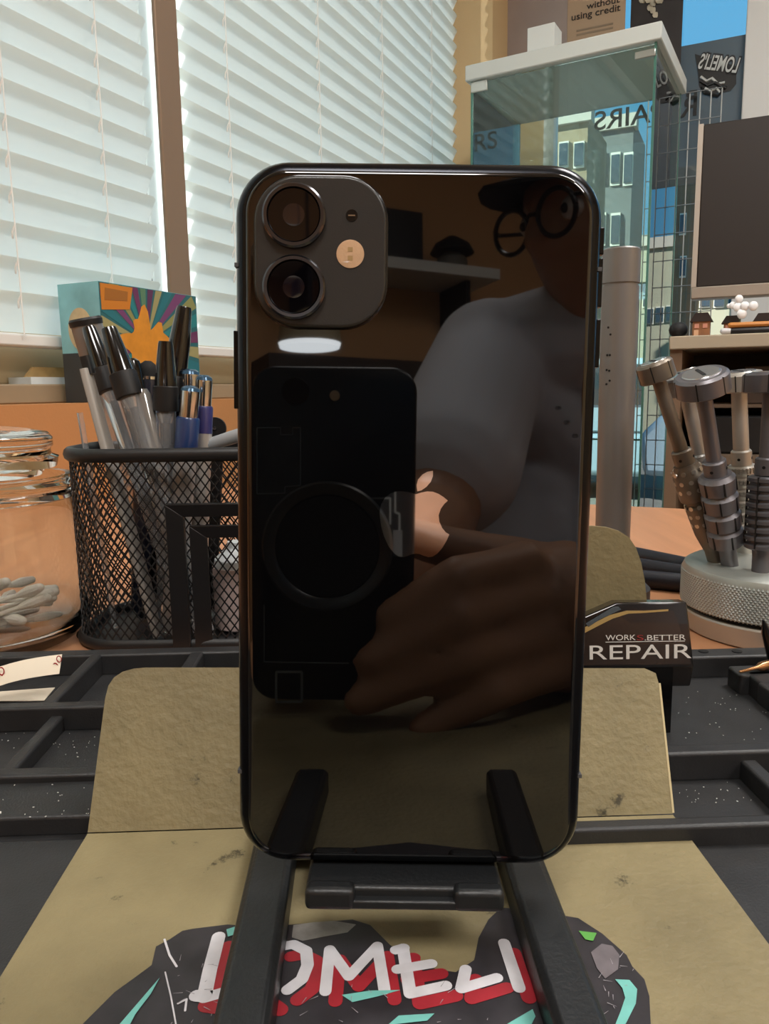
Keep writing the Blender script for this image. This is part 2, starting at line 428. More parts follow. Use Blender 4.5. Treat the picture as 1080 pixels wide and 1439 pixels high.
# ================================================================== STICKER ON THE COVER
SZ = KZ+.0001
stk = empty('torn_sticker', PZ(560, 1420, SZ), 'torn dark graffiti sticker with white and red lettering on khaki sheet', 'sticker')
def flat(mb, pix, z, th=.00005):
    pts = [PZ(x, y, z) for x, y in pix]; mb.loft([[(p.x, p.y, z-th) for p in pts], [(p.x, p.y, z) for p in pts]])
STK = mat('sticker_dark', '2e2b2f', 0.4, var=0.35, vscale=110)
out = [(100, 1460), (118, 1437), (161, 1394), (186, 1376), (213, 1356), (219, 1330), (238, 1320), (256, 1308), (271, 1305), (320, 1299), (345, 1301), (400, 1300), (450, 1296), (495, 1292), (520, 1300),
       (548, 1328), (575, 1346), (612, 1362), (640, 1366), (666, 1349), (672, 1318), (686, 1292), (704, 1275), (770, 1283), (812, 1290),
       (846, 1312), (880, 1342), (888, 1358), (905, 1376), (912, 1400), (915, 1460), (900, 1560), (600, 1640), (150, 1560)]
sc_ = MB(); rn2 = random.Random(5)
for k_ in range(46):
    x_, y_ = rn2.choice([(rn2.uniform(230, 320), rn2.uniform(1345, 1439)), (rn2.uniform(420, 720), rn2.uniform(1385, 1439)), (rn2.uniform(840, 890), rn2.uniform(1345, 1430))])
    dx, dy = rn2.uniform(-14, 14), rn2.uniform(-9, 9); q_ = [PZ(x_, y_, SZ+.0003), PZ(x_+dx, y_+dy, SZ+.0003)]
    t_ = (q_[1]-q_[0]).normalized(); n_ = V((-t_.y, t_.x, 0))*.00009
    sc_.poly([q_[0]-n_, q_[1]-n_*.3, q_[1]+n_*.3, q_[0]+n_])
sc_.build('fine_scratches', mat('scratch_pale', '9a969a', .6), stk, smooth=0)
mb = MB(); flat(mb, out, SZ); mb.build('sticker_sheet', STK, stk)
mb = MB(); flat(mb, [(412, 1300), (440, 1296), (470, 1294), (500, 1299), (488, 1310), (455, 1316), (425, 1322), (410, 1317)], SZ+.00006); mb.build('silver_patch', mat('sticker_silver', '8f8a86', .3, .3, var=.3, vscale=200), stk)
def stroke(pix, wpx, z, n=7):
    """a flat rounded brush stroke given in photo pixels on the sheet"""
    mb = MB(); P = [PZ(x, y, z) for x, y in pix]; wd = wpx
    a = PZ(pix[0][0], pix[0][1], z); b = PZ(pix[0][0]+wpx/2, pix[0][1], z); r = (b-a).length
    for i_, (p, q) in enumerate(zip(P, P[1:])):
        t = (q-p).normalized(); s = V((-t.y, t.x, 0)); z += 4e-6
        ring = []
        for k in range(n+1): an = pi*k/n; ring.append(p + s*r*cos(an) - t*r*sin(an))
        for k in range(n+1): an = pi*k/n; ring.append(q - s*r*cos(an) + t*r*sin(an))
        mb.loft([[(g.x, g.y, z-.00003) for g in ring], [(g.x, g.y, z) for g in ring]])
    return mb
SW_ = mat('sticker_white', 'cfcdd2', 0.45, var=0.12, vscale=160); SR = mat('sticker_red', '9c2630', 0.45, var=.15, vscale=120); SCY = mat('sticker_cyan', '74bdb4', 0.45, var=.1, vscale=150)
letters = [[(307, 1316), (295, 1362), (287, 1400), (276, 1399)], [(287, 1402), (322, 1392)],
           [(355, 1330), (345, 1380), (380, 1405)], [(395, 1330), (412, 1327), (430, 1336), (432, 1356), (424, 1376), (404, 1391)],
           [(457, 1393), (463, 1334), (490, 1372), (530, 1329), (540, 1391)],
           [(566, 1332), (576, 1396), (626, 1385)], [(558, 1362), (606, 1354)], [(556, 1335), (567, 1332)],
           [(654, 1362), (648, 1389), (698, 1374)], [(708, 1325), (729, 1388)]]
i = 0
for L_ in letters:
    wd = 19 if L_[0][0] < 330 else 17
    stroke([(x+14, y+14) for x, y in L_], wd+3, SZ+.00010+i*.000004).build('red_shadow', SR, stk)
    stroke(L_, wd, SZ+.00020+i*.000004).build('white_letter', SW_, stk); i += 1
for q in ([(168, 1439), (224, 1374), (212, 1396), (190, 1425), (176, 1452)], [(480, 1398), (520, 1392), (562, 1391), (530, 1400), (495, 1408)],
          [(712, 1439), (748, 1418), (752, 1428), (740, 1452)], [(864, 1376), (884, 1377), (895, 1390), (893, 1410), (880, 1436), (872, 1452), (864, 1440), (872, 1420), (878, 1402), (874, 1388)],
          [(545, 1440), (560, 1427), (610, 1424), (600, 1434)], [(318, 1306), (330, 1302), (332, 1312), (320, 1316)]):
    mb = MB(); flat(mb, q, SZ+.00025); mb.build('cyan_mark', SCY, stk)
mb = MB(); flat(mb, [(813, 1308), (838, 1311), (833, 1322), (822, 1320)], SZ+.00025); mb.build('green_mark', mat('sticker_green', '5aa048', .5), stk)
mb = MB(); flat(mb, [(830, 1338), (845, 1326), (860, 1329), (870, 1342), (868, 1362), (850, 1375), (838, 1360)], SZ+.0002); mb.build('grey_mark', mat('sticker_grey', '6b6468', .5, var=.2, vscale=200), stk)
for q, wd in (([(231, 1320), (238, 1342), (248, 1358)], 3), ([(232, 1366), (240, 1400), (247, 1439)], 2), ([(250, 1410), (262, 1404), (260, 1420)], 3)):
    stroke(q, wd, SZ+.0002).build('scratch', SW_, stk)

# ================================================================== PHONE STAND
st = empty('phone_stand', PZ(560, 1300, KZ), 'black plastic folding phone stand holding the phone upright', 'phone stand')
STB = mat('stand_black', '1c1e20', 0.42, bump=.12, bscale=900)
LZ = .0145
for (xo, xi) in ((350, 410), (765, 709)):
    a = mc(xo, 1205, LZ)[0]; b = mc(xi, 1210, LZ)[0]; x0, x1 = min(a, b), max(a, b)
    cs = [(x0, KZ), (x1, KZ), (x1, LZ-.0012), (x1-.0014, LZ), (x0+.0014, LZ), (x0, LZ-.0012)]
    MB(MAT).loft([[(x, .07, z) for x, z in cs], [(x, .200, z) for x, z in cs]]).build('leg', STB, st, bevel=.0005)
    if xo < 500: LX = x1
    else: RX = x0

# ================================================================== THE PHONE (pose fitted to its outline)
PC = V((0.00617, 0.15956, -0.02934+H))
px_, py_, pn = V((0.99961, -0.00669, -0.02711)), V((0.02745, 0.05791, 0.99794)), V((-0.0051, -0.9983, 0.05807))
PH = frame(PC, px_, py_, pn)
def pl(px, py, dz=0.0):
    p = PP(px, py, PC+pn*dz, pn) - PC; return p.dot(px_), p.dot(py_)
PWD, PHT, PTH = .0757, .1509, .0083
ph = empty('smartphone', PC - py_*PHT/2, 'black glass smartphone with dual camera standing back-out on stand', 'smartphone')
FRAME = mat('phone_aluminium', '1f2024', 0.22, 0.85)
BACK = mat('phone_black_glass', '050506', 0.02, ior=1.69)
def rr_ring(inset, z): return [(x, y, z) for x, y in rrect(PWD-2*inset, PHT-2*inset, .0112-inset, 12)]
rings = []
for k in range(0, 10):
    a = radians(-90 + 180*k/9)
    rings.append(rr_ring(.0032*(1-cos(a)) if abs(a) > 1e-6 else 0, -PTH/2 - 0.0002 + (PTH/2-.0004)*sin(a)))
MB(PH).loft(rings).build('frame', FRAME, ph, smooth=60)
gr = [rr_ring(.0028-.0*.1, -.0006)]
for a in (0, 20, 40, 60, 80, 90): gr.append(rr_ring(.0026+.0009*(1-cos(radians(a))), -.0006+.0006*sin(radians(a))))
gr += [rr_ring(.0037, 0), rr_ring(.0045, 0)]
MB(PH).loft(gr).build('back_glass', BACK, ph, smooth=60)
# camera plate
x0, y0 = pl(359, 460); x1, y1 = pl(544, 250)
cw, ch, ccx, ccy = x1-x0, y1-y0, (x0+x1)/2, (y0+y1)/2
BUMP = mat('camera_plate_glass', '2a2927', 0.33, bump=.05, bscale=3000)
def br(ins, z): return [(x, y, z) for x, y in rrect(cw-2*ins, ch-2*ins, .0088-ins, 10, ccx, ccy)]
plate = MB(PH).loft([br(0, -.0002), br(0, .0007), br(.00015, .00095), br(.0005, .0011), br(.0007, .0011), br(.0012, .0011)]).build('camera_plate', BUMP, ph, smooth=60)
MB(PH).loft([br(-.0003, -.0002), br(-.0003, .0002), br(.0001, .00035)], cap1=False).build('plate_rim', mat('rim_gloss', '2c2c2e', .12, .6), plate, smooth=60)
LEN = mat('lens_glass', '040407', 0.03, ior=1.45); RING = mat('lens_ring', '56565a', 0.2, 0.95)
for (lx, ly) in ((413, 303), (413, 404)):
    c = pl(lx, ly, .0016); ro = .0064
    M = PH @ Matrix.Translation((c[0], c[1], 0))
    ln = MB(M).lathe([(.0010, ro), (.0022, ro), (.0026, ro-.0004), (.0026, ro-.0010), (.0020, ro-.0012), (.0020, ro-.0024)], n=48, cap1=False).build('camera_lens', RING, ph, smooth=40)
    MB(M).lathe([(.0012, ro-.0011), (.0021, ro-.0011), (.0023, ro-.0013), (.0023, ro-.0015), (.0023, ro-.0020)], n=48).build('lens_cover', LEN, ln)
    MB(M).lathe([(.00235, .0022), (.00236, .0016)], n=32).build('lens_element', mat('lens_core', '0c0912', .05, ior=1.7), ln)
c = pl(492, 357, .0011); M = PH @ Matrix.Translation((c[0], c[1], 0))
fsh = MB(M).lathe([(.001, .0028), (.00125, .0028), (.0013, .0025)], n=32).build('flash', mat('flash_lens', 'c9a684', .3, bump=.15, bscale=900, coat=.6), ph)
MB(M).box((-.0005, .0004, .0012), (.0005, .0013, .00135)).build('flash_led', mat('flash_led', 'a88a5e', .4), fsh)
MB(M).box((-.0005, -.0013, .0012), (.0005, -.0004, .00135)).build('flash_led', mat('flash_led', 'a88a5e', .4), fsh)
c = pl(494, 303, .0011); M = PH @ Matrix.Translation((c[0], c[1], 0))
mc_ = MB(M).lathe([(.0009, .0012), (.0012, .0012), (.0012, .0009)], n=24).build('microphone', mat('mic_black', '050505', .2), ph)
MB(M).box((-.0007, -.00012, .0012), (.0007, .00012, .0013)).build('mic_bar', CHR, mc_)
# fruit emblem
EMB = mat('emblem_mirror', (.72, .70, .69), 0.03, 1.0)
body = [(584,694.5),(592,692),(600,690.5),(608,691),(616,694),(623,698.5),(629,703.5),(624,708),(619,715),(616,724),(617,733),(621,742),(626,748),(631,751),(627,760),(621,770),(614,778),(608,782),(602,783),(595,781),(589,778.5),(584,778),
        (579,778.5),(573,781),(566,783),(560,782),(554,778),(546,768),(539,753),(535,738),(533,722),(535,709),(541,699),(549,693),(558,690.5),(568,690.5),(576,692)]
leaf = [(586,690.5),(585,682),(587,674),(593,667),(600,663),(608,661.5),(608,669),(605,677),(599,684),(592,689)]
em = MB(PH)
for q in (body, leaf): em.prism([pl(x, y) for x, y in q], -.0001, .00006)
em.build('emblem', EMB, ph, smooth=0, label='mirror finish bitten fruit emblem')
# side buttons
for side, yy, hh in ((-1, pl(340, 518)[1], .0163), (1, pl(840, 333)[1], .0055), (1, pl(840, 393)[1], .0100), (1, pl(838, 480)[1], .0100)):
    xx = side*PWD/2
    MB(PH).loft([[(xx-side*.0006, yy+q*hh/2*.98 if abs(q) else yy, -PTH/2+w_) for q, w_ in ((-1,-.0013),(1,-.0013),(1,.0013),(-1,.0013))],
                 [(xx+side*.0006, yy+q*hh/2, -PTH/2+w_) for q, w_ in ((-1,-.0010),(1,-.0010),(1,.0010),(-1,.0010))]]).build('side_button', FRAME, ph, bevel=.0002)
for yy in (PHT/2-.021, -PHT/2+.021):
    for side in (-1, 1):
        MB(PH).box((side*(PWD/2-.0012), yy-.0004, -PTH/2-.0022), (side*(PWD/2+.00006), yy+.0004, -PTH/2+.0022)).build('antenna_line', mat('antenna_grey', '4a4a4c', .5), ph)

# stand: lip, arm plate, hinge (same lean as the phone)
bot = PC - py_*(PHT/2)
LIPM = frame(bot, px_, -pn, py_)          # x right, y backwards, z up along the phone
def lipx(px): return (PD(px, 1240, .15) - bot).dot(px_)
lx0, lx1, t0, t1 = lipx(430), lipx(706), lipx(499), lipx(636)
lip = MB(LIPM)
lip.box((lx0, -.0065, -.0040), (lx1, .012, -.0002)); lip.build('ledge', STB, st, bevel=.0008)
MB(LIPM).box((lx0, -.0088, -.0044), (t0, -.0045, .0004)).build('stop_tab', STB, st, bevel=.0012, bseg=3)
MB(LIPM).box((t1, -.0088, -.0044), (lx1, -.0045, .0004)).build('stop_tab', STB, st, bevel=.0012, bseg=3)
MB(LIPM).box((t0-.001, -.0084, -.0042), (t1+.001, -.0060, -.0022)).build('front_bar', STB, st, bevel=.0005)
MB(LIPM).box((lx0+.002, .0092, -.006), (lx1-.002, .0125, .095)).build('back_plate', STB, st, bevel=.0006)
p1 = PD(500, 1240, .183); 
MB(MAT).tube([(LX-.004, .190, .0125), (RX+.004, .190, .0125)], .0052, 20).build('hinge', STB, st)
MB(MAT).box((lx0+bot.x+.006, .174, .0095), (lx1+bot.x-.006, .190, .0150)).build('hinge_arm', STB, st, bevel=.001)

# ================================================================== REPAIR BOX
BY = .262
bx0, bx1 = PD(700, 930, BY).x, PD(968, 930, BY).x
zt, zbm = PD(900, 847, BY).z, PD(900, 938, BY-.004).z
GLB = mat('glossy_black_card', '0d0b0b', 0.16, coat=.6)
bxo = empty('repair_kit_box', V(((bx0+bx1)/2, BY, RIM)), 'small glossy black box reading works better repair behind khaki flap', 'box')
def bq(px, py): p = PP(px, py, V((0, BY, 0)), V((0, 1, -.12)).normalized()); return p
fn = V((0, -1, .12)).normalized(); fu = V((0, .12, 1)).normalized()
BXM = frame(V((0, BY, 0)), V((1, 0, 0)), fu, fn)
def bl(px, py): p = PP(px, py, V((0, BY, 0)), fn) - V((0, BY, 0)); return p.x, p.dot(fu)
front = [bl(x, y) for x, y in ((700, 940), (975, 938), (965, 846), (866, 847), (822, 866), (700, 918))]
MB(BXM).prism(front, -.007, 0).build('box_body', GLB, bxo, bevel=.0006)
low = [bl(x, y) for x, y in ((760, 937), (977, 937), (972, 966), (760, 970))]
MB(BXM).prism(low, -.012, -.0015).build('box_tray', mat('tray_black', '060607', .25), bxo, bevel=.0006)
MB(frame(V((0,0,0)), V((1,0,0)), V((0,1,0)), ZZ)).box((bx0+.01, BY+.004, FLO), (bx1-.004, BY+.02, zbm)).build('box_foot', mat('tray_black'), bxo)
pan = [bl(x, y) for x, y in ((690, 936), (970, 933), (950, 868), (945, 858), (905, 856), (876, 857), (850, 870), (815, 888), (690, 925))]
MB(BXM).prism(pan, -.0002, .0003).build('front_panel', mat('brown_gloss_card', '2b211c', .2, coat=.5, var=.3, vscale=60), bxo)
arc = [(815, 884), (838, 873), (856, 864), (880, 858), (905, 858), (938, 856), (938, 858.5), (905, 861), (882, 862), (860, 869), (842, 878), (815, 892)]
MB(BXM).prism([bl(x, y) for x, y in arc], .0002, .0005).build('gold_arc', mat('gold_print', 'b79a62', .35, .3), bxo)
ar2 = [(822, 876), (860, 853), (868, 852), (872, 856), (842, 870), (826, 881)]
MB(BXM).prism([bl(x, y) for x, y in ar2], .0002, .0005).build('silver_streak', mat('silver_print', '5c666c', .25, .5), bxo)
def boxtext(s, px, py, hpx, wpx, m_):
    a = bl(px, py); b = bl(px, py-hpx); e_ = bl(px+wpx, py)
    size = (b[1]-a[1])/.70
    cu = bpy.data.curves.new('t', 'FONT'); cu.body = s; cu.size = 1; t = bpy.data.objects.new('t', cu); COL.objects.link(t); bpy.context.view_layer.update()
    wnat = t.dimensions.x*size; bpy.data.objects.remove(t)
    M = frame(BXM @ V((a[0], a[1], .0005)), V((1,0,0)), fu, fn)
    text('lettering', s, m_, M, size, bxo, width=(e_[0]-a[0])/wnat, thick=.00005)
PW = mat('print_white', 'd6d2cc', .4); 
boxtext('REPAIR', 824, 926.5, 20, 143, PW)
boxtext('WORK', 850, 899.5, 7.5, 42, PW); boxtext('S', 893, 899.5, 7.5, 9, mat('print_red', '8c2a2a', .4)); boxtext('.', 904, 899.5, 7.5, 2, PW); boxtext('BETTER', 907, 899.5, 7.5, 54, PW)
a, b = bl(850, 902), bl(961, 902.6); MB(BXM).box((a[0], a[1]-.0001, .0004), (b[0], a[1]+.0001, .0006)).build('rule_line', PW, bxo)

# ================================================================== GREY POST
PY = .45
tl, tr = PD(846, 360, PY), PD(899, 360, PY); pr_ = (tr-tl).length/2*.985; pc = (tl+tr)/2
ztop = PD(872, 350, PY).z
pc0 = (PD(836, 760, PY)+PD(884, 760, PY))/2; pcx = (pc.x*.5+pc0.x*.5)
ax = V((pc.x-pc0.x, 0, pc.z-pc0.z)).normalized()
po = empty('cylinder_post', V((pc0.x, PY, 0)), 'tall matte grey metal cylinder standing beside the phone', 'cylinder')
GRM = mat('grey_anodised', '82807e', 0.42, 0.5, bump=.03, bscale=1500)
bt = pc0 - ax*(pc0.z-.004)/ax.z
PM = axis_frame(bt, ax); Lp = (ztop-.004)/ax.z
gz = Lp - (PD(872,350,PY).z - PD(872,401,PY).z)
MB(PM).lathe([(0, pr_*.95), (gz-.0009, pr_*.985), (gz-.0009, pr_*.93), (gz+.0009, pr_*.93)], n=48, cap1=False).build('tube_body', GRM, po)
MB(PM).lathe([(gz+.0009, pr_*.93), (gz+.0009, pr_), (Lp-.0008, pr_), (Lp, pr_-.0008)], n=48, cap0=False).build('cap', GRM, po)
MB(Matrix.Translation((bt.x, PY, 0))).lathe([(0.0003, .0225), (.010, .0225), (.012, .0205), (.012, pr_*.9)], n=40).build('base', mat('post_base', '4c4a49', .5, .3), po)
HB = mat('hole_black')
for (hx, hy) in ((849, 499), (856, 499), (848, 520), (855, 521), (856, 535), (848, 540), (851, 460), (857, 470)):
    q = PD(hx, hy, PY-pr_*.75); qa = bt + ax*((q-bt).dot(ax)); dr = (q-qa); dr.normalize()
    MB(axis_frame(qa + dr*(pr_*.985-.0002), dr)).lathe([(0, .00065), (.0004, .0006)], n=10).build('pin_hole', HB, po)

# ================================================================== NAVY RODS ON DESK
NAVY = mat('navy_rubber', '12141f', .5, bump=.1, bscale=500)
for i, ((ax_, ay), (bx_, by)) in enumerate((((885, 778), (975, 797)), ((880, 793), (972, 808)), ((886, 812), (972, 820)))):
    rr = .0058
    a = PZ(ax_, ay, rr+.0002); b = PZ(bx_, by, rr+.0002); dlt = b-a
    if i == 0: a0_, d0_ = a, dlt
    MB().capsule([a-dlt*.55, a, b, b+dlt*.9], [rr*.96, rr, rr, rr], 16).build('rubber_rod', NAVY, label=('navy black rubber rod farthest from the repair box', 'middle navy black rubber rod between its two neighbours', 'navy black rubber rod lying closest to the repair box')[i], cat='rod', group='rubber rods on the desk')

# ================================================================== SCREWDRIVER HOLDER
HC = V(((1092-540)/FPX*.405, .395, 0)); HR = .0475; HZ = .0360
ho = empty('tool_holder', HC, 'round knurled aluminium screwdriver holder on desk behind the mat', 'tool holder')
ALU = mat('aluminium_satin', 'b4b8b2', 0.42, 0.6)
HM = Matrix.Translation(HC)
MB(HM).lathe([(.0003, HR*.93), (.001, HR*.95), (.0105, HR*.985), (.0115, HR*.975)], n=72).build('foot_ring', mat('aluminium_light', 'b9b4aa', .4, .5), ho)
MB(HM).lathe([(.0112, HR*.93), (.0145, HR*.93)], n=72).build('groove', mat('groove_black', '0a0a0a', .6), ho)
KN = mat('knurl_alu', 'a8aca8', 0.4, 0.6)
kn = MB(HM); nk, rows = 150, 15; z0k, z1k = .0142, .0316
for j in range(rows):                                   # diamond knurl: raised pyramids
    for k in range(nk):
        a = 2*pi*(k + .5*(j % 2))/nk
        if cos(a - atan2(-1, -.55)) < -.15: continue
        zc = z0k + (z1k-z0k)*(j+.5)/rows; dz = (z1k-z0k)/rows; da = pi/nk
        R0 = HR-.0003
        c_ = [(R0*cos(a-da), R0*sin(a-da), zc), (R0*cos(a), R0*sin(a), zc-dz), (R0*cos(a+da), R0*sin(a+da), zc), (R0*cos(a), R0*sin(a), zc+dz)]
        ids = [kn.pt(p) for p in c_]; t = kn.pt(((HR+.0003)*cos(a), (HR+.0003)*sin(a), zc))
        for q in range(4): kn.f.append([ids[q], ids[(q+1) % 4], t])
MB(HM).lathe([(.0140, HR-.001), (.0142, HR-.0002), (.0318, HR-.0002), (.0346, HR-.0014), (HZ, HR-.0038), (HZ, .004)], n=96).build('body', ALU, ho)
tag(kn.build('knurling', KN, ho, smooth=0), kind='stuff')
mat('slot_dark', '0c0c0c', .6)
def driver(base, top, scale, capr, style, colour, label, capz=.0100, shaft_r=.0035):
    base, top = V(base), V(top); d = top-base; L = d.length
    M = axis_frame(base, d); col = mat('steel_'+colour, colour, .45, .65, bump=.05, bscale=900)
    e = empty('precision_screwdriver', base, label, 'screwdriver', 'screwdrivers in the round holder')
    g0, g1 = L*.12, L*.50                     # grip span
    cz = L-capz
    MB(M).lathe([(-.006, .0042), (g0*.6, .0042), (g0, .0046)], n=24).build('stem', col, e)
    gr_ = .0078*scale
    if style == 'dots':
        gm = (g0+g1)/2
        prof = [(g0-.006, gr_*.55), (g0+.004, gr_*.8), (gm-.002, gr_*.9), (gm-.001, gr_*.75), (gm+.001, gr_*.75), (gm+.002, gr_), (gm+.004, gr_*1.05), (g1-.006, gr_*1.05), (g1-.003, gr_*.85), (g1, gr_*.8)]
        g = MB(M).lathe(prof, n=32).build('grip', col, e)
        for zc in (g0+.010, g0+.015, g0+.020, gm+.008, gm+.013, gm+.018):
            for k in range(10):
                a = 2*pi*(k+.5*(int(zc*1000) % 2))/10; rr = gr_*(.80+.10*(zc-g0-.004)/(gm-.006-g0) if zc < gm else 1.05)-.00015
                MB(M @ Matrix.Rotation(a, 4, 'Z') @ Matrix.Translation((rr, 0, zc)) @ Matrix.Rotation(pi/2, 4, 'Y')).lathe([(-.0006, .0012), (.00015, .00125), (.00018, .0008)], n=8).build('dimple', mat('dimple_light', 'c9c2b6', .3, .8), g)
    elif style == 'rings':
        n = 4; prof = []
        for k in range(n):
            a, b = g0+(g1-g0)*k/n, g0+(g1-g0)*(k+1)/n
            prof += [(a, gr_*.88), (a+.0006, gr_*1.02), (b-.0022, gr_*1.08), (b-.0012, gr_*.98), (b, gr_*.88)]
        g = MB(M).lathe(prof, n=36).build('grip', col, e)
        for k in range(n):
            a, b = g0+(g1-g0)*k/n, g0+(g1-g0)*(k+1)/n
            for q in range(6):
                MB(M @ Matrix.Rotation(2*pi*q/6+.35*k, 4, 'Z')).box((gr_*.9, -.00035, a+.001), (gr_*1.1, .00035, b-.002)).build('slot', mat('slot_dark', '0c0c0c', .6), g)
    elif style == 'fine':
        n = 9; prof = []
        for k in range(n):
            a, b = g0+(g1-g0)*k/n, g0+(g1-g0)*(k+1)/n
            prof += [(a, gr_*.90), (a+.0007, gr_*1.06), (b-.0018, gr_*1.06), (b-.0010, gr_*.90)]
        g = MB(M).lathe(prof, n=36).build('grip', col, e)
        for q in range(5):
            MB(M @ Matrix.Rotation(2*pi*q/5+.4, 4, 'Z')).box((gr_*.95, -.00035, g0+.001), (gr_*1.08, .00035, g1-.001)).build('slot', mat('slot_dark'), g)
    else:                                               # knurled bands
        n = 6; prof = []
        for k in range(n):
            a, b = g0+(g1-g0)*k/n, g0+(g1-g0)*(k+1)/n
            prof += [(a, gr_*.85), (a+.001, gr_*.85), (a+.002, gr_*.93), (b-.0012, gr_*.93), (b-.0004, gr_*.85)]
        g = MB(M).lathe(prof, n=36).build('grip', col, e)
        kb = MB(M)
        for k in range(n):
            a, b = g0+(g1-g0)*k/n+.002, g0+(g1-g0)*(k+1)/n-.0012
            for j in range(3):
                for q in range(26):
                    an = 2*pi*q/26; z = a+(b-a)*(j+.5)/3; hh = (b-a)/3*.38
                    kb.box((gr_*.9, -.00055, z-hh), (gr_*1.02, .00055, z+hh), M @ Matrix.Rotation(an, 4, 'Z'))
        tag(kb.build('knurl', col, g, smooth=0), kind='stuff')
    cl = MB(M).lathe([(g1-.0005, gr_*.68), (g1+.0072, gr_*.68), (g1+.0080, gr_*.6)], n=28).build('collar', col, e)
    for q in range(4):
        MB(M @ Matrix.Rotation(pi/2*q+.9, 4, 'Z') @ Matrix.Translation((gr_*.68, 0, g1+.0035)) @ Matrix.Rotation(pi/2, 4, 'Y')).lathe([(-.0003, .0008), (.0001, .0008)], n=10).build('collar_hole', HB, cl)
    MB(M).lathe([(g1+.007, shaft_r*1.03), (cz, shaft_r)], n=24).build('shaft', col, e)
    cp = MB(M).lathe([(cz, capr*.55), (cz, capr*.93), (cz+.0006, capr), (L-.0016, capr), (L-.0004, capr*.90), (L-.0004, capr*.74), (L, capr*.70), (L, .001)], n=40).build('swivel_cap', mat('cap_'+colour, colour, .4, .65), e)
    for q in range(6):
        MB(M @ Matrix.Rotation(2*pi*q/6+.5, 4, 'Z')).box((capr*.93, -.0003, cz+.0005), (capr*1.008, .0003, L-.0012)).build('cap_slot', mat('slot_dark'), cp)
    MB(M).lathe([(L-.0002, capr*.70), (L+.0003, capr*.66)], n=40).build('cap_disc', mat('cap_light', 'c4c6c6', .22, .85), cp)
    MB(M).box((-capr*.4, -.0007, L+.0002), (capr*.4, .0007, L+.0006)).build('cap_mark', mat('slot_dark'), cp)
def hp(px, py): return PZ(px, py, HZ)
driver(hp(1006, 789), PD(917, 508, .395), 1.0, .0092, 'dots', '7c7368', 'bronze-toned dimpled screwdriver leaning out towards the grey cylinder')
driver(hp(1025, 794), PD(984, 524, .365), 1.05, .0124, 'rings', '767478', 'thick grey screwdriver with broad slotted grip rings and wide flat cap')
driver(hp(1014, 782), PD(958, 526, .405), .95, .0115, 'fine', 'aaa8a4', 'pale grey screwdriver half hidden behind the broad ringed one')
driver(hp(1046, 776), PD(1037, 522, .415), 1.0, .0124, 'knurl', 'b4b0a8', 'light silver screwdriver with square knurled bands and marked shaft', shaft_r=.0040)
driver(hp(1068, 803), PD(1084, 522, .375), 1.0, .0128, 'fine', '6a696d', 'dark grey screwdriver with many thin grip rings and wide cap')
driver(hp(1030, 772), PD(962, 520, .44), .9, .0085, 'knurl', '8d7b62', 'tan screwdriver at the back of the round holder')
# small print on the pale shaft
ring_at = hp(1014, 782)
MB(Matrix.Translation(ring_at - V((0.001, .004, 0)))).lathe([(.0004, .006), (.0016, .006), (.0016, .0046), (.0004, .0046)], n=28, cap0=False, cap1=False).build('metal_washer', CHR, label='small shiny metal washer around a driver tip on the holder', cat='washer')

# ================================================================== PEN CUP (wire mesh organiser)
CY0, CY1 = .372, .452                       # front / back wall
cxl = PD(112, 760, .40).x; cxr = .045; CT = PD(200, 640, CY0).z
cup = empty('mesh_organiser', V(((cxl+cxr)/2, .41, 0)), 'black wire mesh desk organiser full of pens', 'pen holder')
fp = rrect(cxr-cxl, CY1-CY0, .028, 14, (cxl+cxr)/2, (CY0+CY1)/2)
def ring_tube(path, r, name, z, n=10):
    mb = MB(); k = len(path); rings = []
    for i in range(k):
        p = V((*path[i], z)); t = (V((*path[(i+1) % k], z))-V((*path[i-1], z))).normalized(); s = V((t.y, -t.x, 0))
        rings.append([p + s*r*cos(2*pi*j/n) + ZZ*r*1.25*sin(2*pi*j/n) for j in range(n)])
    rings.append(rings[0]); mb.loft(rings, cap0=False, cap1=False); return mb.build(name, WIRE, cup)
WIRE = mat('black_coated_wire', '1a1b1d', 0.4)
ring_tube(fp, .0028, 'top_rim', CT)
ring_tube(fp, .0026, 'bottom_rim', .0036)
MB().prism(fp, .0012, .0022).build('cup_floor', WIRE, cup)
# resample perimeter
per = []; seg = []
for i in range(len(fp)):
    a, b = V((*fp[i], 0)), V((*fp[(i+1) % len(fp)], 0)); seg.append((a, b, (b-a).length))
tot = sum(s[2] for s in seg); ncell = int(tot/.0044); rowsz = .0060
def at_len(l):
    l %= tot
    for a, b, n in seg:
        if l <= n: return a + (b-a)*(l/max(n, 1e-9))
        l -= n
    return seg[-1][1]
wm = MB(); nr = int((CT-.004)/rowsz*2); dl = tot/ncell
for k in range(ncell):
    for s_ in (1, -1):
        for j in range(nr):
            la = (k + .5*(j % 2))*dl; lb = la + .5*dl*s_
            za, zb_ = .004+j*(CT-.004)/nr, .004+(j+1)*(CT-.004)/nr
            a = at_len(la)+ZZ*za; b = at_len(lb)+ZZ*zb_
            t = (b-a).normalized(); tang = (at_len(la+.0005)-at_len(la-.0005)).normalized(); nn = tang.cross(ZZ); s2 = nn.cross(t)
            w_, h_ = .00034, .00024
            r_a = [a+s2*w_-nn*h_, a+s2*w_+nn*h_, a-s2*w_+nn*h_, a-s2*w_-nn*h_]; r_b = [x+(b-a) for x in r_a]
            wm.loft([r_a, r_b], cap0=False, cap1=False)
tag(wm.build('mesh_wall', WIRE, cup, smooth=0), kind='stuff')
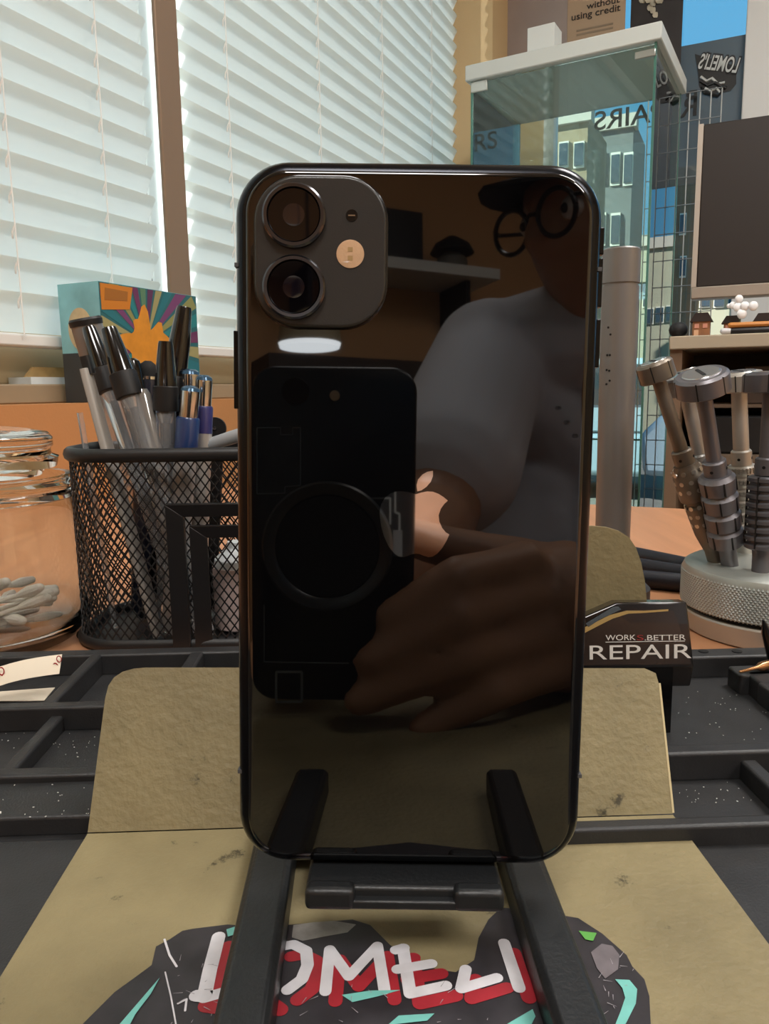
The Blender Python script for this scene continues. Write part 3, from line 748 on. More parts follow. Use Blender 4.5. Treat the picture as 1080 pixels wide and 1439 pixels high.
# nested front frames
def nested(x0, z1, z0, wd, y, dep, name, slope):
    for_ = []
    x1 = cxr-.012
    o = [(x0, z0), (x0, z1), (x1, z1), (x1, z0)]; i_ = [(x0+wd, z0), (x0+wd, z1-wd*.78), (x1-wd, z1-wd*.78), (x1-wd, z0)]
    names = ('frame_side', 'frame_top', 'frame_side')
    for k in range(3):
        a, b = o[k], o[k+1]; c, d = i_[k+1], i_[k]
        mb = MB(); q = [a, b, c, d]; dd = [0, 0, slope, slope]
        mb.loft([[(p[0], y+dd[t], p[1]) for t, p in enumerate(q)], [(p[0], y+dep, p[1]) for p in q]])
        mb.build(names[k], mat('frame_black', '151517', .38), cup, bevel=.0003)
FX = PD(238, 800, CY0-.004).x; FZ = PD(280, 708, CY0-.004).z
nested(FX, FZ, .002, .0082, CY0-.006, .005, 'frame', .002)
FX2 = PD(270, 800, CY0-.001).x; FZ2 = PD(290, 738, CY0-.001).z
nested(FX2, FZ2, .002, .0082, CY0-.003, .003, 'frame', .002)

# ---- pens
BCAP = mat('glossy_black', '0b0b0c', 0.14, coat=.5); MBLK = mat('matte_black', '141415', .5); INK = mat('ink_refill', '121214', .4)
def along(top, thru):
    d = (V(thru)-V(top)).normalized(); L = (V(top).z-.0045)/-d.z
    return axis_frame(V(top)+d*L, -d), L           # frame at the low end, z up the pen
def pen(top, thru, rc, rb, capl, label, ringl=.012):
    M, L = along(top, thru)
    e = empty('capped_pen', M.translation, label, 'pen')
    MB(M).lathe([(L-capl+ringl, rc), (L-capl*.5, rc*.93), (L-.002, rc*.66), (L-.0006, rc*.60), (L-.0006, rc*.42), (L-.002, rc*.38)], n=28).build('cap', BCAP, e)
    MB(M).lathe([(L-capl, rc*1.10), (L-capl+.001, rc*1.12), (L-capl+ringl, rc*1.10), (L-capl+ringl+.0004, rc)], n=28).build('cap_band', MBLK, e)
    b = MB(M).lathe([(0, rb*.5), (.004, rb), (L-capl+.004, rb)], n=24).build('barrel', PLAS, e)
    MB(M).lathe([(.004, rb*.30), (L-capl-.006, rb*.32)], n=12).build('refill', INK, b)
    MB(M).lathe([(L-capl-.006, rb*.5), (L-capl-.001, rb*.8)], n=16).build('collar', CHR, b)
pen(PD(124, 459, .414), PD(172, 600, .404), .0056, .0048, .036, 'black capped clear pen leaning left beside the wide marker')
pen(PD(152, 460, .394), PD(196, 600, .388), .0062, .0052, .036, 'thicker black capped clear pen leaning left, next to the short black clip')
pen(PD(232.5, 478, .392), PD(233, 600, .392), .0056, .0050, .035, 'black capped clear pen standing upright beside the blue pens')
M, L = along(PD(259, 430, .432), PD(242, 560, .428))
e = empty('capped_pen', M.translation, 'tallest slim black pen slanting behind the upright capped pen', 'pen')
MB(M).lathe([(0, .003), (.01, .0054), (L-.07, .0056), (L-.045, .0062), (L-.02, .0058), (L-.002, .0042), (L-.0006, .0038), (L-.0006, .002)], n=28).build('barrel', BCAP, e)
MB(M).lathe([(L-.048, .0064), (L-.040, .0066), (L-.038, .0060)], n=28).build('cap_band', MBLK, e)
# wide clear marker
M, L = along(PD(119, 447, .425), PD(150, 560, .43))
e = empty('wide_marker', M.translation, 'wide clear plastic marker with dark end cap', 'marker')
MB(M).lathe([(0, .005), (.006, .0078), (L-.022, .0078), (L-.022, .0066), (.006, .0066)], n=32).build('barrel', PLAS, e)
MB(M).lathe([(L-.024, .0079), (L-.003, .0083), (L-.003, .0070)], n=32).build('end_sleeve', mat('smoke_plastic', '8b8884', .12, .3), e)
MB(M).lathe([(L-.004, .0086), (L-.0012, .0088), (L, .0080)], n=32).build('end_cap', MBLK, e)
# pale flat spudger inside the mesh
M, L = along(PD(120, 518, .386), PD(170, 700, .386))
e = empty('flat_spudger', M.translation, 'pale grey flat spudger slanting inside the mesh organiser', 'tool')
MB(M).loft([[(x, y, z) for x, y in rrect(w_, .0035, .0012, 4)] for z, w_ in ((0, .010), (.01, .0125), (L*.6, .0125), (L-.004, .0095), (L, .0085))]).build('blade', mat('pale_grey_plastic', 'a7a29b', .45), e)
MB(M).loft([[(x-.001, y+.001, z) for x, y in rrect(.0045, .0045, .001, 4)] for z in (L-.003, L+.006)]).build('tip', MBLK, e)
# thin clear strip
M, L = along(PD(112, 580, .40), PD(122, 640, .40))
MB(M).loft([[(x, y, z) for x, y in rrect(.004, .0022, .0008, 3)] for z in (0, L-.004, L)]).build('thin_strip', PLAS, label='thin clear plastic strip at the rounded end of the organiser', cat='strip')
# small black clip pen + dark chrome clip pen
M, L = along(PD(184, 503, .412), PD(197, 575, .41))
e = empty('clip_pen', M.translation, 'short glossy black pen with rounded top between capped pens', 'pen')
MB(M).lathe([(0, .003), (.008, .0045), (L-.006, .0047), (L-.002, .0040), (L-.0004, .0022)], n=24).build('barrel', BCAP, e)
MB(M).lathe([(L-.027, .0049), (L-.025, .0050), (L-.024, .0048)], n=24).build('band', CHR, e)
M, L = along(PD(198, 545, .392), PD(216, 625, .39))
e = empty('flat_clip_pen', M.translation, 'dark smoky pen with a flat chrome clip below the round stylus', 'pen')
MB(M).lathe([(0, .003), (.008, .0042), (L-.004, .0042), (L-.001, .003)], n=24).build('barrel', mat('smoke_plastic'), e)
MB(M).box((-.0026, -.0062, L-.04), (.0026, -.0040, L+.001)).build('clip', mat('dark_chrome', '55575a', .18, .9), e, bevel=.0008)
# stylus
M, L = along(PD(208, 506, .42), PD(206, 600, .42))
e = empty('stylus_pen', M.translation, 'dark navy stylus pen with round black rubber tip', 'stylus')
MB(M).lathe([(0, .004), (.008, .0066), (L-.012, .0068), (L-.009, .0060)], n=28).build('barrel', mat('dark_navy', '141a2a', .3, coat=.3), e)
MB(M).lathe([(L-.010, .0066), (L-.0085, .0064)], n=28).build('band', CHR, e)
MB(M).lathe([(L-.0088, .0048), (L-.005, .0050), (L-.002, .0038), (L-.0004, .0016)], n=24).build('rubber_tip', mat('soft_black', '0a0a0a', .8), e)
# click pens
BLU = mat('blue_grip', '16305e', .35, coat=.4); PUR = mat('violet_blue', '2c2c62', .35, coat=.3); SIL = mat('silver_plastic', 'a8a6a4', .35, .4); TEAL = mat('steel_blue_dome', '3d5a72', .2, .4)
def click(top, thru, r, gripc, lowc, label, gl):
    M, L = along(top, thru); e = empty('click_pen', M.translation, label, 'pen')
    MB(M).lathe([(L-.003, r*.86), (L-.0015, r*.75), (L-.0003, r*.4)], n=24).build('dome_button', TEAL, e)
    MB(M).lathe([(L-.016, r*.80), (L-.004, r*.86), (L-.003, r*.84)], n=24).build('chrome_top', CHR, e)
    MB(M).lathe([(L-.016-gl, r), (L-.017, r), (L-.016, r*.9)], n=28).build('grip_sleeve', gripc, e)
    MB(M).lathe([(0, r*.5), (.008, r*.98), (L-.016-gl, r*.98)], n=28).build('barrel', lowc, e)
click(PD(268, 541, .388), PD(262, 620, .388), .0058, BLU, SIL, 'blue and silver click pen in front of the other click pens', .016)
click(PD(287, 526, .40), PD(284, 620, .40), .0050, PUR, mat('pale_silver', 'c2bdb8', .3, .5), 'violet and pale silver click pen by the black rounded plate', .014)
click(PD(268, 518, .425), PD(266, 620, .425), .0058, BLU, BLU, 'steel blue topped click pen at the back of the group', .02)
# black rounded plate with hole
M, L = along(PD(300, 582, .43), PD(297, 640, .43))
pm = frame(M.translation, V((1,0,0)), V((0,1,0)), ZZ)
pl_ = MB(frame(V((0, .43, 0)), V((1,0,0)), ZZ, V((0,-1,0))))
c1 = PD(302, 602, .43); poly = []
for k in range(15): a = radians(-40 + 170*k/14); poly.append((c1.x+.0062*cos(a), c1.z+.0062*sin(a)))
poly += [(c1.x-.011, .03), (c1.x-.002, .03)]
e = empty('rounded_plate', V((c1.x-.006, .43, .005)), 'flat black tool with rounded end and small rivet in organiser', 'tool')
pl_.prism(poly, -.0012, .0012).build('plate', MBLK, e)
MB(frame(V((c1.x, .43, c1.z)), V((1,0,0)), ZZ, V((0,-1,0)))).lathe([(.0010, .0012), (.0016, .0010)], n=14).build('rivet', CHR, e)
MB().box((c1.x-.009, .4288, .005), (c1.x-.004, .4312, .035)).build('handle', MBLK, e)
# grey flat bits near the rim
a, b = PD(270, 632, .40), PD(335, 612, .40)
MB().capsule([a, b, b+(b-a)*.3], [.0030, .0036, .003], 12).build('grey_handle', mat('mid_grey_plastic', '8d9092', .4), label='grey rounded tool handle lying across the organiser top', cat='tool')
# pale bottle seen through the inner frame
bc = PD(335, 850, .40)
bo = empty('pale_bottle', V((bc.x, .405, .004)), 'pale pink bottle with clear top behind the inner mesh frame', 'bottle')
BM_ = Matrix.Translation((bc.x, .405, 0)); bt_ = PD(320, 800, .395).z
MB(BM_).lathe([(.003, .0125), (.004, .0138), (bt_, .0138)], n=32).build('body', mat('pale_pink', 'd9c4be', .5), bo)
MB(BM_).lathe([(bt_, .0132), (bt_+.004, .0125), (bt_+.010, .006), (bt_+.013, .0055)], n=32).build('shoulder', mat('frosted_white', 'dfe6e8', .3, coat=.3), bo)

# ================================================================== GLASS JAR
JC = V((PD(-22, 850, .39).x, .393, 0)); JR = (PD(122, 840, .393).x - JC.x)*.985
zr = lambda py: PD(60, py, .393).z
jr = empty('glass_jar', JC, 'round clear glass jar of cotton swabs beside mesh organiser', 'jar')
JM = Matrix.Translation(JC)
def pz(py): return PD(100, py, .393).z
sh, nk_, tp = pz(735), pz(700), pz(668)
outer = [(.0012, JR*.80), (.003, JR*.86), (.010, JR*.96), (.018, JR), (sh-.012, JR), (sh-.004, JR*.975), (sh+.004, JR*.93), (nk_, JR*.905), (nk_+.001, JR*.945), (nk_+.004, JR*.95), (nk_+.005, JR*.905), (tp-.004, JR*.89), (tp-.002, JR*.91), (tp, JR*.90)]
inner = [(tp, JR*.83), (nk_, JR*.85), (sh+.004, JR*.88), (sh-.006, JR*.93), (.020, JR*.945), (.012, JR*.90), (.007, JR*.78), (.0065, JR*.2)]
MB(JM).lathe(outer+inner, n=72).build('jar_body', GLS, jr, smooth=50)
# its loose glass lid resting on the mouth, slightly tilted
LM = Matrix.Translation(JC+V((-.006, 0, tp+.0012))) @ Matrix.Rotation(radians(3), 4, 'Y')
LR = JR*.84
MB(LM).lathe([(.0005, LR*.86), (.004, LR*.90), (.0052, LR*1.03), (.010, LR*1.05), (.0112, LR*.97), (.0145, LR*.96), (.0158, LR*.99), (.020, LR*.985), (.0225, LR*.93), (.0235, LR*.75), (.021, LR*.70), (.018, LR*.1)], n=72).build('lid', GLS, jr, smooth=50)
COT = mat('cotton_white', 'ece6da', .9, bump=.4, bscale=1200); STX = mat('paper_stick', 'e6e0d4', .7)
def swab(a, b):
    a, b = V(a), V(b)
    for p in (a, b):
        h = V((p.x-JC.x, p.y-JC.y, 0)); lim = JR*.84
        if h.length > lim: h *= lim/h.length; p.x, p.y = JC.x+h.x, JC.y+h.y
        p.z = max(p.z, .0115)
    d = (b-a).normalized()
    e = empty('cotton_swab', a, 'white cotton swab lying in the glass jar', 'cotton swab', 'cotton swabs in the jar')
    MB().tube([a, b], .0012, 8).build('stick', STX, e)
    for p, s in ((a, 1), (b, -1)):
        MB().capsule([p-d*.001*s, p+d*.006*s, p+d*.012*s], [.0022, .0029, .0017], 10).build('cotton_tip', COT, e)
rnd = random.Random(3)
for (x0, y0, yy, x1, y1, y2) in ((98, 846, .365, -60, 885, .372), (72, 832, .380, -40, 868, .372), (52, 826, .372, -40, 860, .385), (6, 818, .36, -90, 880, .40), (70, 840, .39, -70, 850, .38), (66, 846, .40, -60, 842, .395), (30, 872, .362, -80, 866, .42), (80, 868, .40, -30, 880, .37)):
    swab(PD(x0, y0, yy), PD(x1, y1, y2))
for i in range(6):
    a = rnd.uniform(0, 6.28); z = .010+.0032*i
    c = JC+V((rnd.uniform(-.006, .006), rnd.uniform(-.006, .006), z)); d = V((cos(a), sin(a), rnd.uniform(-.03, .03)))*.031
    swab(c-d, c+d)
MB().ball(JC+V((JR*.93, -.0, .0030)), .0026, 6, sc=(1, 1, 1)).build('dark_crumb', mat('crumb', '1a1512', .9), label='dark crumb on the desk next to the jar', cat='crumb')

# paper strip in the mat
PAPER = mat('cream_paper', 'd8ccb8', .7); RED = mat('red_print', 'b03a3e', .5)
ps = empty('paper_strip', PZ(40, 950, .006), 'cream paper strip with red print curled in the mat compartment', 'paper strip')
mb = MB(); tops = []; bots = []
for k in range(9):
    t = k/8; x = -60 + 147*t
    yt = 962 - 42*t - 8*sin(pi*t); 
    p = PD(x, yt, .296+.012*t); q = PD(x-4*t, yt+27, .290+.012*t)
    tops.append(p); bots.append(q)
mb.loft([[t_+V((0, .0002, 0)) for t_ in tops]+[b_+V((0, .0002, 0)) for b_ in bots[::-1]], tops+bots[::-1]])
strip = mb; 
me_ = MB()
for k in range(8):
    me_.loft([[tops[k], tops[k+1], bots[k+1], bots[k]], [p+V((0, .0003, .0001)) for p in (tops[k], tops[k+1], bots[k+1], bots[k])]])
me_.build('strip', PAPER, ps)
q = [PZ(x, y, FLO+.0006) for x, y in ((-60, 976), (77, 966), (62, 984), (-60, 986))]
MB().loft([[p-ZZ*.0003 for p in q], q]).build('lower_leaf', PAPER, ps)
for (x, y, s) in ((83, 926, 5), (78, 936, 5), (75, 943, 4), (2, 943, 6), (1, 952, 5)):
    p = PD(x, y, .2945+.012*((x+60)/147)-.0012); mb = MB(frame(p, V((1,0,0)), ZZ, V((0,-1,0)))); r_ = s/1081*.3
    for k in range(12):
        a, b = 2*pi*k/12, 2*pi*(k+1)/12
        mb.loft([[(r_*.55*cos(a), r_*.8*sin(a), 0), (r_*.8*cos(a), r_*1.1*sin(a), 0), (r_*.8*cos(b), r_*1.1*sin(b), 0), (r_*.55*cos(b), r_*.8*sin(b), 0)],
                 [(r_*.55*cos(a), r_*.8*sin(a), .0002), (r_*.8*cos(a), r_*1.1*sin(a), .0002), (r_*.8*cos(b), r_*1.1*sin(b), .0002), (r_*.55*cos(b), r_*.8*sin(b), .0002)]])
    mb.build('red_mark', RED, ps, smooth=0)
# brass bit and dark probe on the right slots
p0, p1 = PZ(1040, 944, RIM+.0015), PZ(1095, 930, RIM+.0015)
MB().capsule([p0, p0.lerp(p1, .4), p0.lerp(p1, .5), p1], [.0006, .0008, .0019, .0021], 12).build('brass_bit', mat('brass', 'b98b62', .25, .9), label='brass tipped bit lying on the mat slots', cat='bit')
p0, p1 = PD(1072, 872, .30), PZ(1086, 925, RIM)
MB().capsule([p0, p0.lerp(p1, .3), p1], [.0005, .0020, .0024], 10).build('dark_probe', mat('dark_steel'), label='dark pointed probe standing in a slot before the holder', cat='probe')

# ================================================================== CARD BOX ON THE LEDGE
cb = PV(149, 560, VF-.012); cu_, cv_ = cb.dot(UU), VF-.012
topz = PV(149, 396.5, cv_).z
ul = PV(278, 480, cv_).dot(UU)-cu_
dp = .068
cbx = empty('card_box', RW(cu_+ul/2, cv_-dp/2, ZL), 'upright card box with teal end and orange burst front on the ledge', 'box')
rbox('carton', (cu_, cu_+ul), (cv_-dp, cv_), (ZL+.0005, topz), mat('carton_teal', '82bcc4', .5, var=.18, vscale=25), cbx)
FR = frame(RW(cu_, cv_, ZL), UU, ZZ, VV)          # front face local: x along u, y up
hh = topz-ZL
MB(FR).box((.0005, .001, 0), (ul-.0005, hh-.0005, .0006)).build('front_print', mat('print_teal_dark', '2f6468', .45), cbx)
cxx, cyy = ul*.42, hh*.52
cols = ['6a3558', '2c7d80', '8a8a52', '74406a', '2c6f78', '9a9464', '5d3456', '5a7f60']
def clipray(a):
    dx, dy = cos(a), sin(a); ts = []
    if dx > 1e-6: ts.append((ul-.001-cxx)/dx)
    if dx < -1e-6: ts.append((.001-cxx)/dx)
    if dy > 1e-6: ts.append((hh-.001-cyy)/dy)
    if dy < -1e-6: ts.append((.001-cyy)/dy)
    t = min(ts); return (cxx+dx*t, cyy+dy*t)
nr_ = 30
for k in range(nr_):
    a, b = 2*pi*k/nr_+.05, 2*pi*(k+.72)/nr_+.05
    MB(FR).prism([(cxx, cyy), clipray(a), clipray(b)], .0006, .0009).build('burst_ray', mat('ray_'+cols[k % 8], cols[k % 8], .45), cbx)
OR = mat('burst_orange', 'd08a26', .45, var=.12, vscale=60)
pts = []
for k in range(48):
    a = 2*pi*k/48; r_ = .022 + .018*abs(sin(a*2.5+.4)) + .006*sin(9*a)
    pts.append((cxx+r_*cos(a)*1.15, cyy-.006+r_*sin(a)*1.25))
mb = MB(FR); idx0 = [mb.pt((x, y, .0012)) for x, y in pts]; c0 = mb.pt((cxx, cyy, .0013))
for k in range(48): mb.f.append([c0, idx0[k], idx0[(k+1) % 48]])
mb.build('orange_splash', OR, cbx, smooth=0)
MB(FR).prism([(.002, hh-.034), (ul*.27, hh-.030), (ul*.31, hh-.002), (.002, hh-.002)], .0006, .0014).build('orange_corner', mat('corner_orange', 'c47a24', .45), cbx)
MB(FR).prism([(ul*.04, hh-.022), (ul*.25, hh-.020), (ul*.26, hh-.008), (ul*.05, hh-.007)], .0012, .0017).build('blank_plaque', mat('plaque_brown', '9c6424', .45), cbx)
SD = frame(RW(cu_, cv_, ZL), -VV, ZZ, -UU)
MB(SD).box((.0005, .0005, 0), (dp-.0005, hh*.42, .0006)).build('side_print', mat('side_charcoal', '3c4144', .5), cbx)
MB(SD).prism([(dp*.5+.020*cos(2*pi*k/28), hh*.62+.026*sin(2*pi*k/28)) for k in range(28)], 0, .0009).build('cream_disc', mat('cream_print', 'cdb88e', .5, var=.15, vscale=60), cbx)
# tan wedge and paper on the sill
a = PV(30, 541, VB+.0); sp = empty('sill_papers', V((a.x, a.y, zb)), 'stack of pale papers with a tan card on the window sill', 'papers')
u1, u2 = PV(24, 530, VB-.02).dot(UU), PV(96, 530, VB-.02).dot(UU)
rbox('paper_pile', (u1, u2+.08), (VB-.036, VB+.004), (zb, zb+.009), mat('pale_paper', 'd5dde0', .6, var=.08, vscale=40), sp)
FRW = frame(RW(u1, VB-.01, zb), UU, ZZ, VV)
MB(FRW).prism([(.004, .009), (.075, .009), (.075, .022), (.017, .022)], -.004, 0).build('tan_card', mat('tan_card', 'a88a58', .6, var=.2, vscale=60), sp)

# ================================================================== GLASS DISPLAY CABINET
ZT = 0.905                                              # top of cabinet above the desk
na = PZ(930, 28, ZT); la = PZ(657, 96, ZT); ra = PZ(970, 110, ZT)
ex = (la-na).normalized()                               # along the front to the left
CA = radians(29); ex = V((-cos(CA), sin(CA), 0)); ey = V((sin(CA), cos(CA), 0))
wC, dC = (la-na).dot(ex), (ra-na).dot(ey)
CM = frame(V((na.x, na.y, 0)), ex, ey, ZZ)
TH = .036
gc = empty('display_cabinet', V((na.x, na.y, FL))+ex*wC/2+ey*dC/2, 'tall glass display cabinet with white top behind the phone', 'cabinet')
CABW = mat('cabinet_white', 'd2d8d4', .45)
MB(CM).box((0, 0, ZT-TH), (wC, dC, ZT)).build('top_panel', CABW, gc, bevel=.003)
MB(CM).box((0, 0, FL), (wC, dC, FL+.05)).build('bottom_panel', CABW, gc, bevel=.003)
CG = pane_mat('cabinet_glass', (0.90, 0.955, 0.93), ior=1.5)
GE = mat('glass_green_edge', '6fa99a', .2, trans=.5, ior=1.4)
g = .012; zb0, zt0 = FL+.05, ZT-TH
def pane(a, b, name='glass_pane'):
    MB(CM).box(a, b).build(name, CG, gc, smooth=0)
pane((g, g, zb0), (wC-g, g+.004, zt0-.004), 'glass_door')
pane((g, dC-g, zb0), (wC-g, dC-g+.004, zt0))
pane((g, g+.005, zb0), (g+.004, dC-g, zt0)); pane((wC-g-.004, g+.005, zb0), (wC-g, dC-g, zt0))
for x, y in ((g-.001, g-.001), (wC-g-.004, g-.001), (g-.001, dC-g), (wC-g-.004, dC-g)):
    MB(CM).box((x, y, zb0), (x+.005, y+.005, zt0)).build('glass_edge', GE, gc)
for zz in (PU(870, 333, 2.0).z*0+ .36, .0, -.36):
    MB(CM).box((g+.006, g+.008, zz), (wC-g-.006, dC-g-.002, zz+.004)).build('glass_shelf', CG, gc, smooth=0)
    MB(CM).box((g+.006, g+.007, zz), (wC-g-.006, g+.008, zz+.004)).build('shelf_edge', GE, gc)
MB(CM).box((g, g-.006, zt0-.030), (g+.045, g+.004, zt0-.014)).build('hinge', mat('hinge_metal', 'b4bab6', .3, .7), gc, bevel=.002)
MB(CM).box((wC-g-.042, g-.004, zt0-.026), (wC-g, g+.004, zt0-.002)).build('hinge', mat('hinge_white', 'c9d2ce', .4), gc, bevel=.002)
MB(CM).box((wC*.53, .02, ZT), (wC*.53+.065, .08, ZT+.058)).build('white_carton', mat('white_card', 'd9dedb', .6), bevel=.001, label='small white carton standing on top of the glass cabinet', cat='carton')

# ================================================================== STOREFRONT THINGS
def poster(name, x0, x1, y0, y1, u, m_, label, cat='poster'):
    a, b = PU(x0, y0, u), PU(x1, y1, u)
    v0, v1 = a.dot(VV), b.dot(VV); zt_, zb_ = a.z, b.z
    e = empty(name, RW(u, (v0+v1)/2, zb_), label, cat)
    rbox('sheet', (u, u+.002), (v0, v1), (zb_, zt_), m_, e)
    return e, v0, v1, zb_, zt_
poster('plain_poster', 711, 795, -60, 108, UB-.006, mat('mauve_card', 'a09490', .7, var=.06, vscale=8), 'plain mauve grey poster beside the tan wall corner')
e, v0, v1, z0, z1 = poster('credit_poster', 796, 877, -70, 62, UB-.004, mat('kraft_poster', 'b49c82', .6), 'kraft brown poster with bold dark text without using credit')
DKT = mat('dark_print', '2a2624', .6)
for s, py, hp_, xa, xb in (('without', 8, 9, 824, 870), ('using credit', 22, 9.5, 802, 870)):
    a = PU(xa, py, UB-.006); b = PU(xb, py, UB-.006); sz = (PU(xa, py-hp_, UB-.006).z - a.z)/.70
    cu2 = bpy.data.curves.new('t', 'FONT'); cu2.body = s; cu2.size = 1; t = bpy.data.objects.new('t', cu2); COL.objects.link(t); bpy.context.view_layer.update()
    wn = t.dimensions.x*sz; bpy.data.objects.remove(t)
    text('lettering', s, DKT, frame(RW(UB-.0055, a.dot(VV), b.z*.0+ (a.z+b.z)/2), VV, ZZ, -UU), sz, e, width=(b.dot(VV)-a.dot(VV))/wn, thick=.0004, bold=.02)
for py in (32, 38):
    a, b = PU(805, py, UB-.005), PU(866, py, UB-.005)
    rbox('text_line', (UB-.0052, UB-.0045), (a.dot(VV)+.01, b.dot(VV)-.01), (b.z-.002, b.z+.003), mat('faint_print', '94836f', .6), e)
e, v0, v1, z0, z1 = poster('dark_poster', 889, 954, -80, 135, UB-.004, mat('charcoal_poster', '2d2a2b', .5, var=.2, vscale=20), 'dark poster with pale abstract figure on the shop window')
mb = MB()
for k in range(10):
    q = PU(random.uniform(900, 930), random.uniform(-30, 22), UB-.006); mb.ball(q, random.uniform(.008, .018), 5, sc=(1, .12, 1))
mb.build('pale_blotch', mat('poster_pale', 'b7b09c', .6, var=.4, vscale=40), e)
# smoke-grey window film with mirrored lettering
FILM = mat('window_film', '566064', .35, alpha=.8)
e, v0, v1, z0, z1 = poster('window_film', 942, 1043, 68, 250, UB+.020, FILM, 'smoke grey film sign with mirrored graffiti lettering on window', 'window sign')
fa = PU(950, 60, UB+.02)
FW_ = mat('decal_white', 'c9cfcf', .5); FB_ = mat('decal_black', '151819', .5)
def decal(s, px, py, hpx, wpx, m_, par, tilt=0, u=UB+.018, bold=0.0, dz=0):
    a = PU(px, py, u); b = PU(px+wpx, py, u); sz = (PU(px, py-hpx, u).z-a.z)/.70; wdt = b.dot(VV)-a.dot(VV)
    cu2 = bpy.data.curves.new('t', 'FONT'); cu2.body = s; cu2.size = 1; t = bpy.data.objects.new('t', cu2); COL.objects.link(t); bpy.context.view_layer.update()
    wn = t.dimensions.x*sz; bpy.data.objects.remove(t)
    M = frame(RW(u-dz, b.dot(VV), a.z), VV, ZZ, -UU) @ Matrix.Rotation(radians(tilt), 4, 'Z')
    text('lettering', s, m_, M, sz, par, mirror=True, width=wdt/wn, thick=.0003, bold=bold)
fb_ = [PU(*p, UB+.0185) for p in ((976, 76), (1034, 93), (1034, 118), (1026, 128), (990, 134), (982, 122), (980, 100))]
MB().loft([fb_, [p-UU*.0008 for p in fb_]]).build("graffiti_backing", FB_, e, smooth=0)
decal("LOMELI'S", 978, 112, 20, 56, FB_, e, -16, bold=.32); decal("LOMELI'S", 978, 112, 20, 56, FW_, e, -16, dz=.002, bold=.05)
for q, m_, wd in (([(984, 108), (992, 114), (1000, 110), (1008, 118), (1018, 116)], FW_, .012), ([(984, 114), (994, 120), (1004, 116), (1020, 124)], FB_, .014), ([(990, 124), (998, 128), (1006, 124), (1012, 131)], FW_, .010), ([(986, 122), (988, 130), (1008, 135), (1014, 128)], FB_, .012)):
    MB().tube([PU(x, y, UB+.017) for x, y in q], wd*.35, 6).build('graffiti_stroke', m_, e)
decal('P', 966, 145, 17, 14, FB_, e, bold=.05)
decal('REPAIRS', 838, 183, 26, 142, FB_, e, bold=.03); 
# gridwall panel
gp = empty('gridwall_panel', RW(UB-.07, 0, FL), 'white wire grid panel hung before the shop window', 'grid panel')
GW = mat('grid_wire', 'b9bdbd', .4, .3); ug = UB-.07
gv0, gv1 = PU(905, 300, ug).dot(VV), PU(1013, 150, ug).dot(VV); gzt, gzb = PU(1010, 124, ug).z, -.25
n_ = 7
wire_v = None
for k in range(n_+1):
    vv = gv0+(gv1-gv0)*k/n_
    MB().tube([RW(ug, vv, gzb), RW(ug, vv, gzt)], .0018, 6).build('wire', GW, gp)
z = gzb
while z < gzt+.001:
    MB().tube([RW(ug-.004, gv0, z), RW(ug-.004, gv1, z)], .0014, 6).build('wire', mat('grid_wire_dark', '8a9094', .4, .3), gp); z += (gzt-gzb)/16
for vv in (gv0+.02, gv1-.02):
    rbox('post', (ug-.006, ug+.006), (vv-.006, vv+.006), (FL, gzb), GW, gp)

# ================================================================== HUTCH WITH SHELF, MONITOR, LITTLE HOUSES
SU = 1.42                                               # u of the hutch front
sl = PU(940, 480, SU); zs1 = PU(960, 472, SU).z; zs0 = PU(960, 491, SU).z
SV0 = sl.dot(VV); SV1 = SV0+1.2; SD_ = .34
hu = empty('hutch_shelf', RW(SU+.15, SV0+.5, FL), 'beige wooden hutch shelf with dark cubby below the monitor', 'shelf')
SHB = mat('beige_laminate', 'b3a691', .45); DKB = mat('dark_brown_panel', '3a2d26', .6); BR2 = mat('brown_panel', '7a614c', .55)
rbox('shelf_board', (SU, SU+SD_), (SV0, SV1), (zs0, zs1), SHB, hu, bevel=.002)
s0 = PU(945, 560, SU+.01).dot(VV)
rbox('side_panel', (SU+.01, SU+SD_), (s0-.008, s0+.012), (FL, zs0), BR2, hu)
rbox('back_panel', (SU+SD_-.01, SU+SD_), (s0+.012, SV1), (FL, zs0), DKB, hu)
rbox('side_panel', (SU+.01, SU+SD_), (SV1-.02, SV1), (FL, zs0), BR2, hu)
zi = PU(1030, 568, SU+.05).z
rbox('inner_shelf', (SU+.05, SU+SD_-.01), (s0+.012, SV1-.02), (zi-.006, zi), mat('taupe_board', '6c5a4a', .5), hu)
zi2 = PU(1030, 640, SU+.03).z
rbox('inner_shelf', (SU+.03, SU+SD_-.01), (s0+.012, SV1-.02), (zi2-.016, zi2), mat('taupe_board'), hu)
vb0 = PU(972, 600, SU+.06).dot(VV)
bb = empty('storage_bin', RW(SU+.15, vb0+.2, zi2), 'black storage bin inside the beige hutch', 'bin')
rbox('bin_body', (SU+.06, SU+.28), (vb0, vb0+.36), (zi2, zi-.02), mat('bin_black', '121214', .5), bb, bevel=.004)
rbox('bin_handle', (SU+.054, SU+.06), (vb0+.12, vb0+.24), (zi-.06, zi-.05), mat('bin_handle', '222326', .4), bb, bevel=.002)
rbox('upper_carton', (SU+.06, SU+.25), (vb0+.08, vb0+.34), (zi+.0, zs0-.03), mat('brown_carton', '4a3a30', .7), bevel=.002, label='brown carton on the upper tier of the hutch cubby', cat='carton')
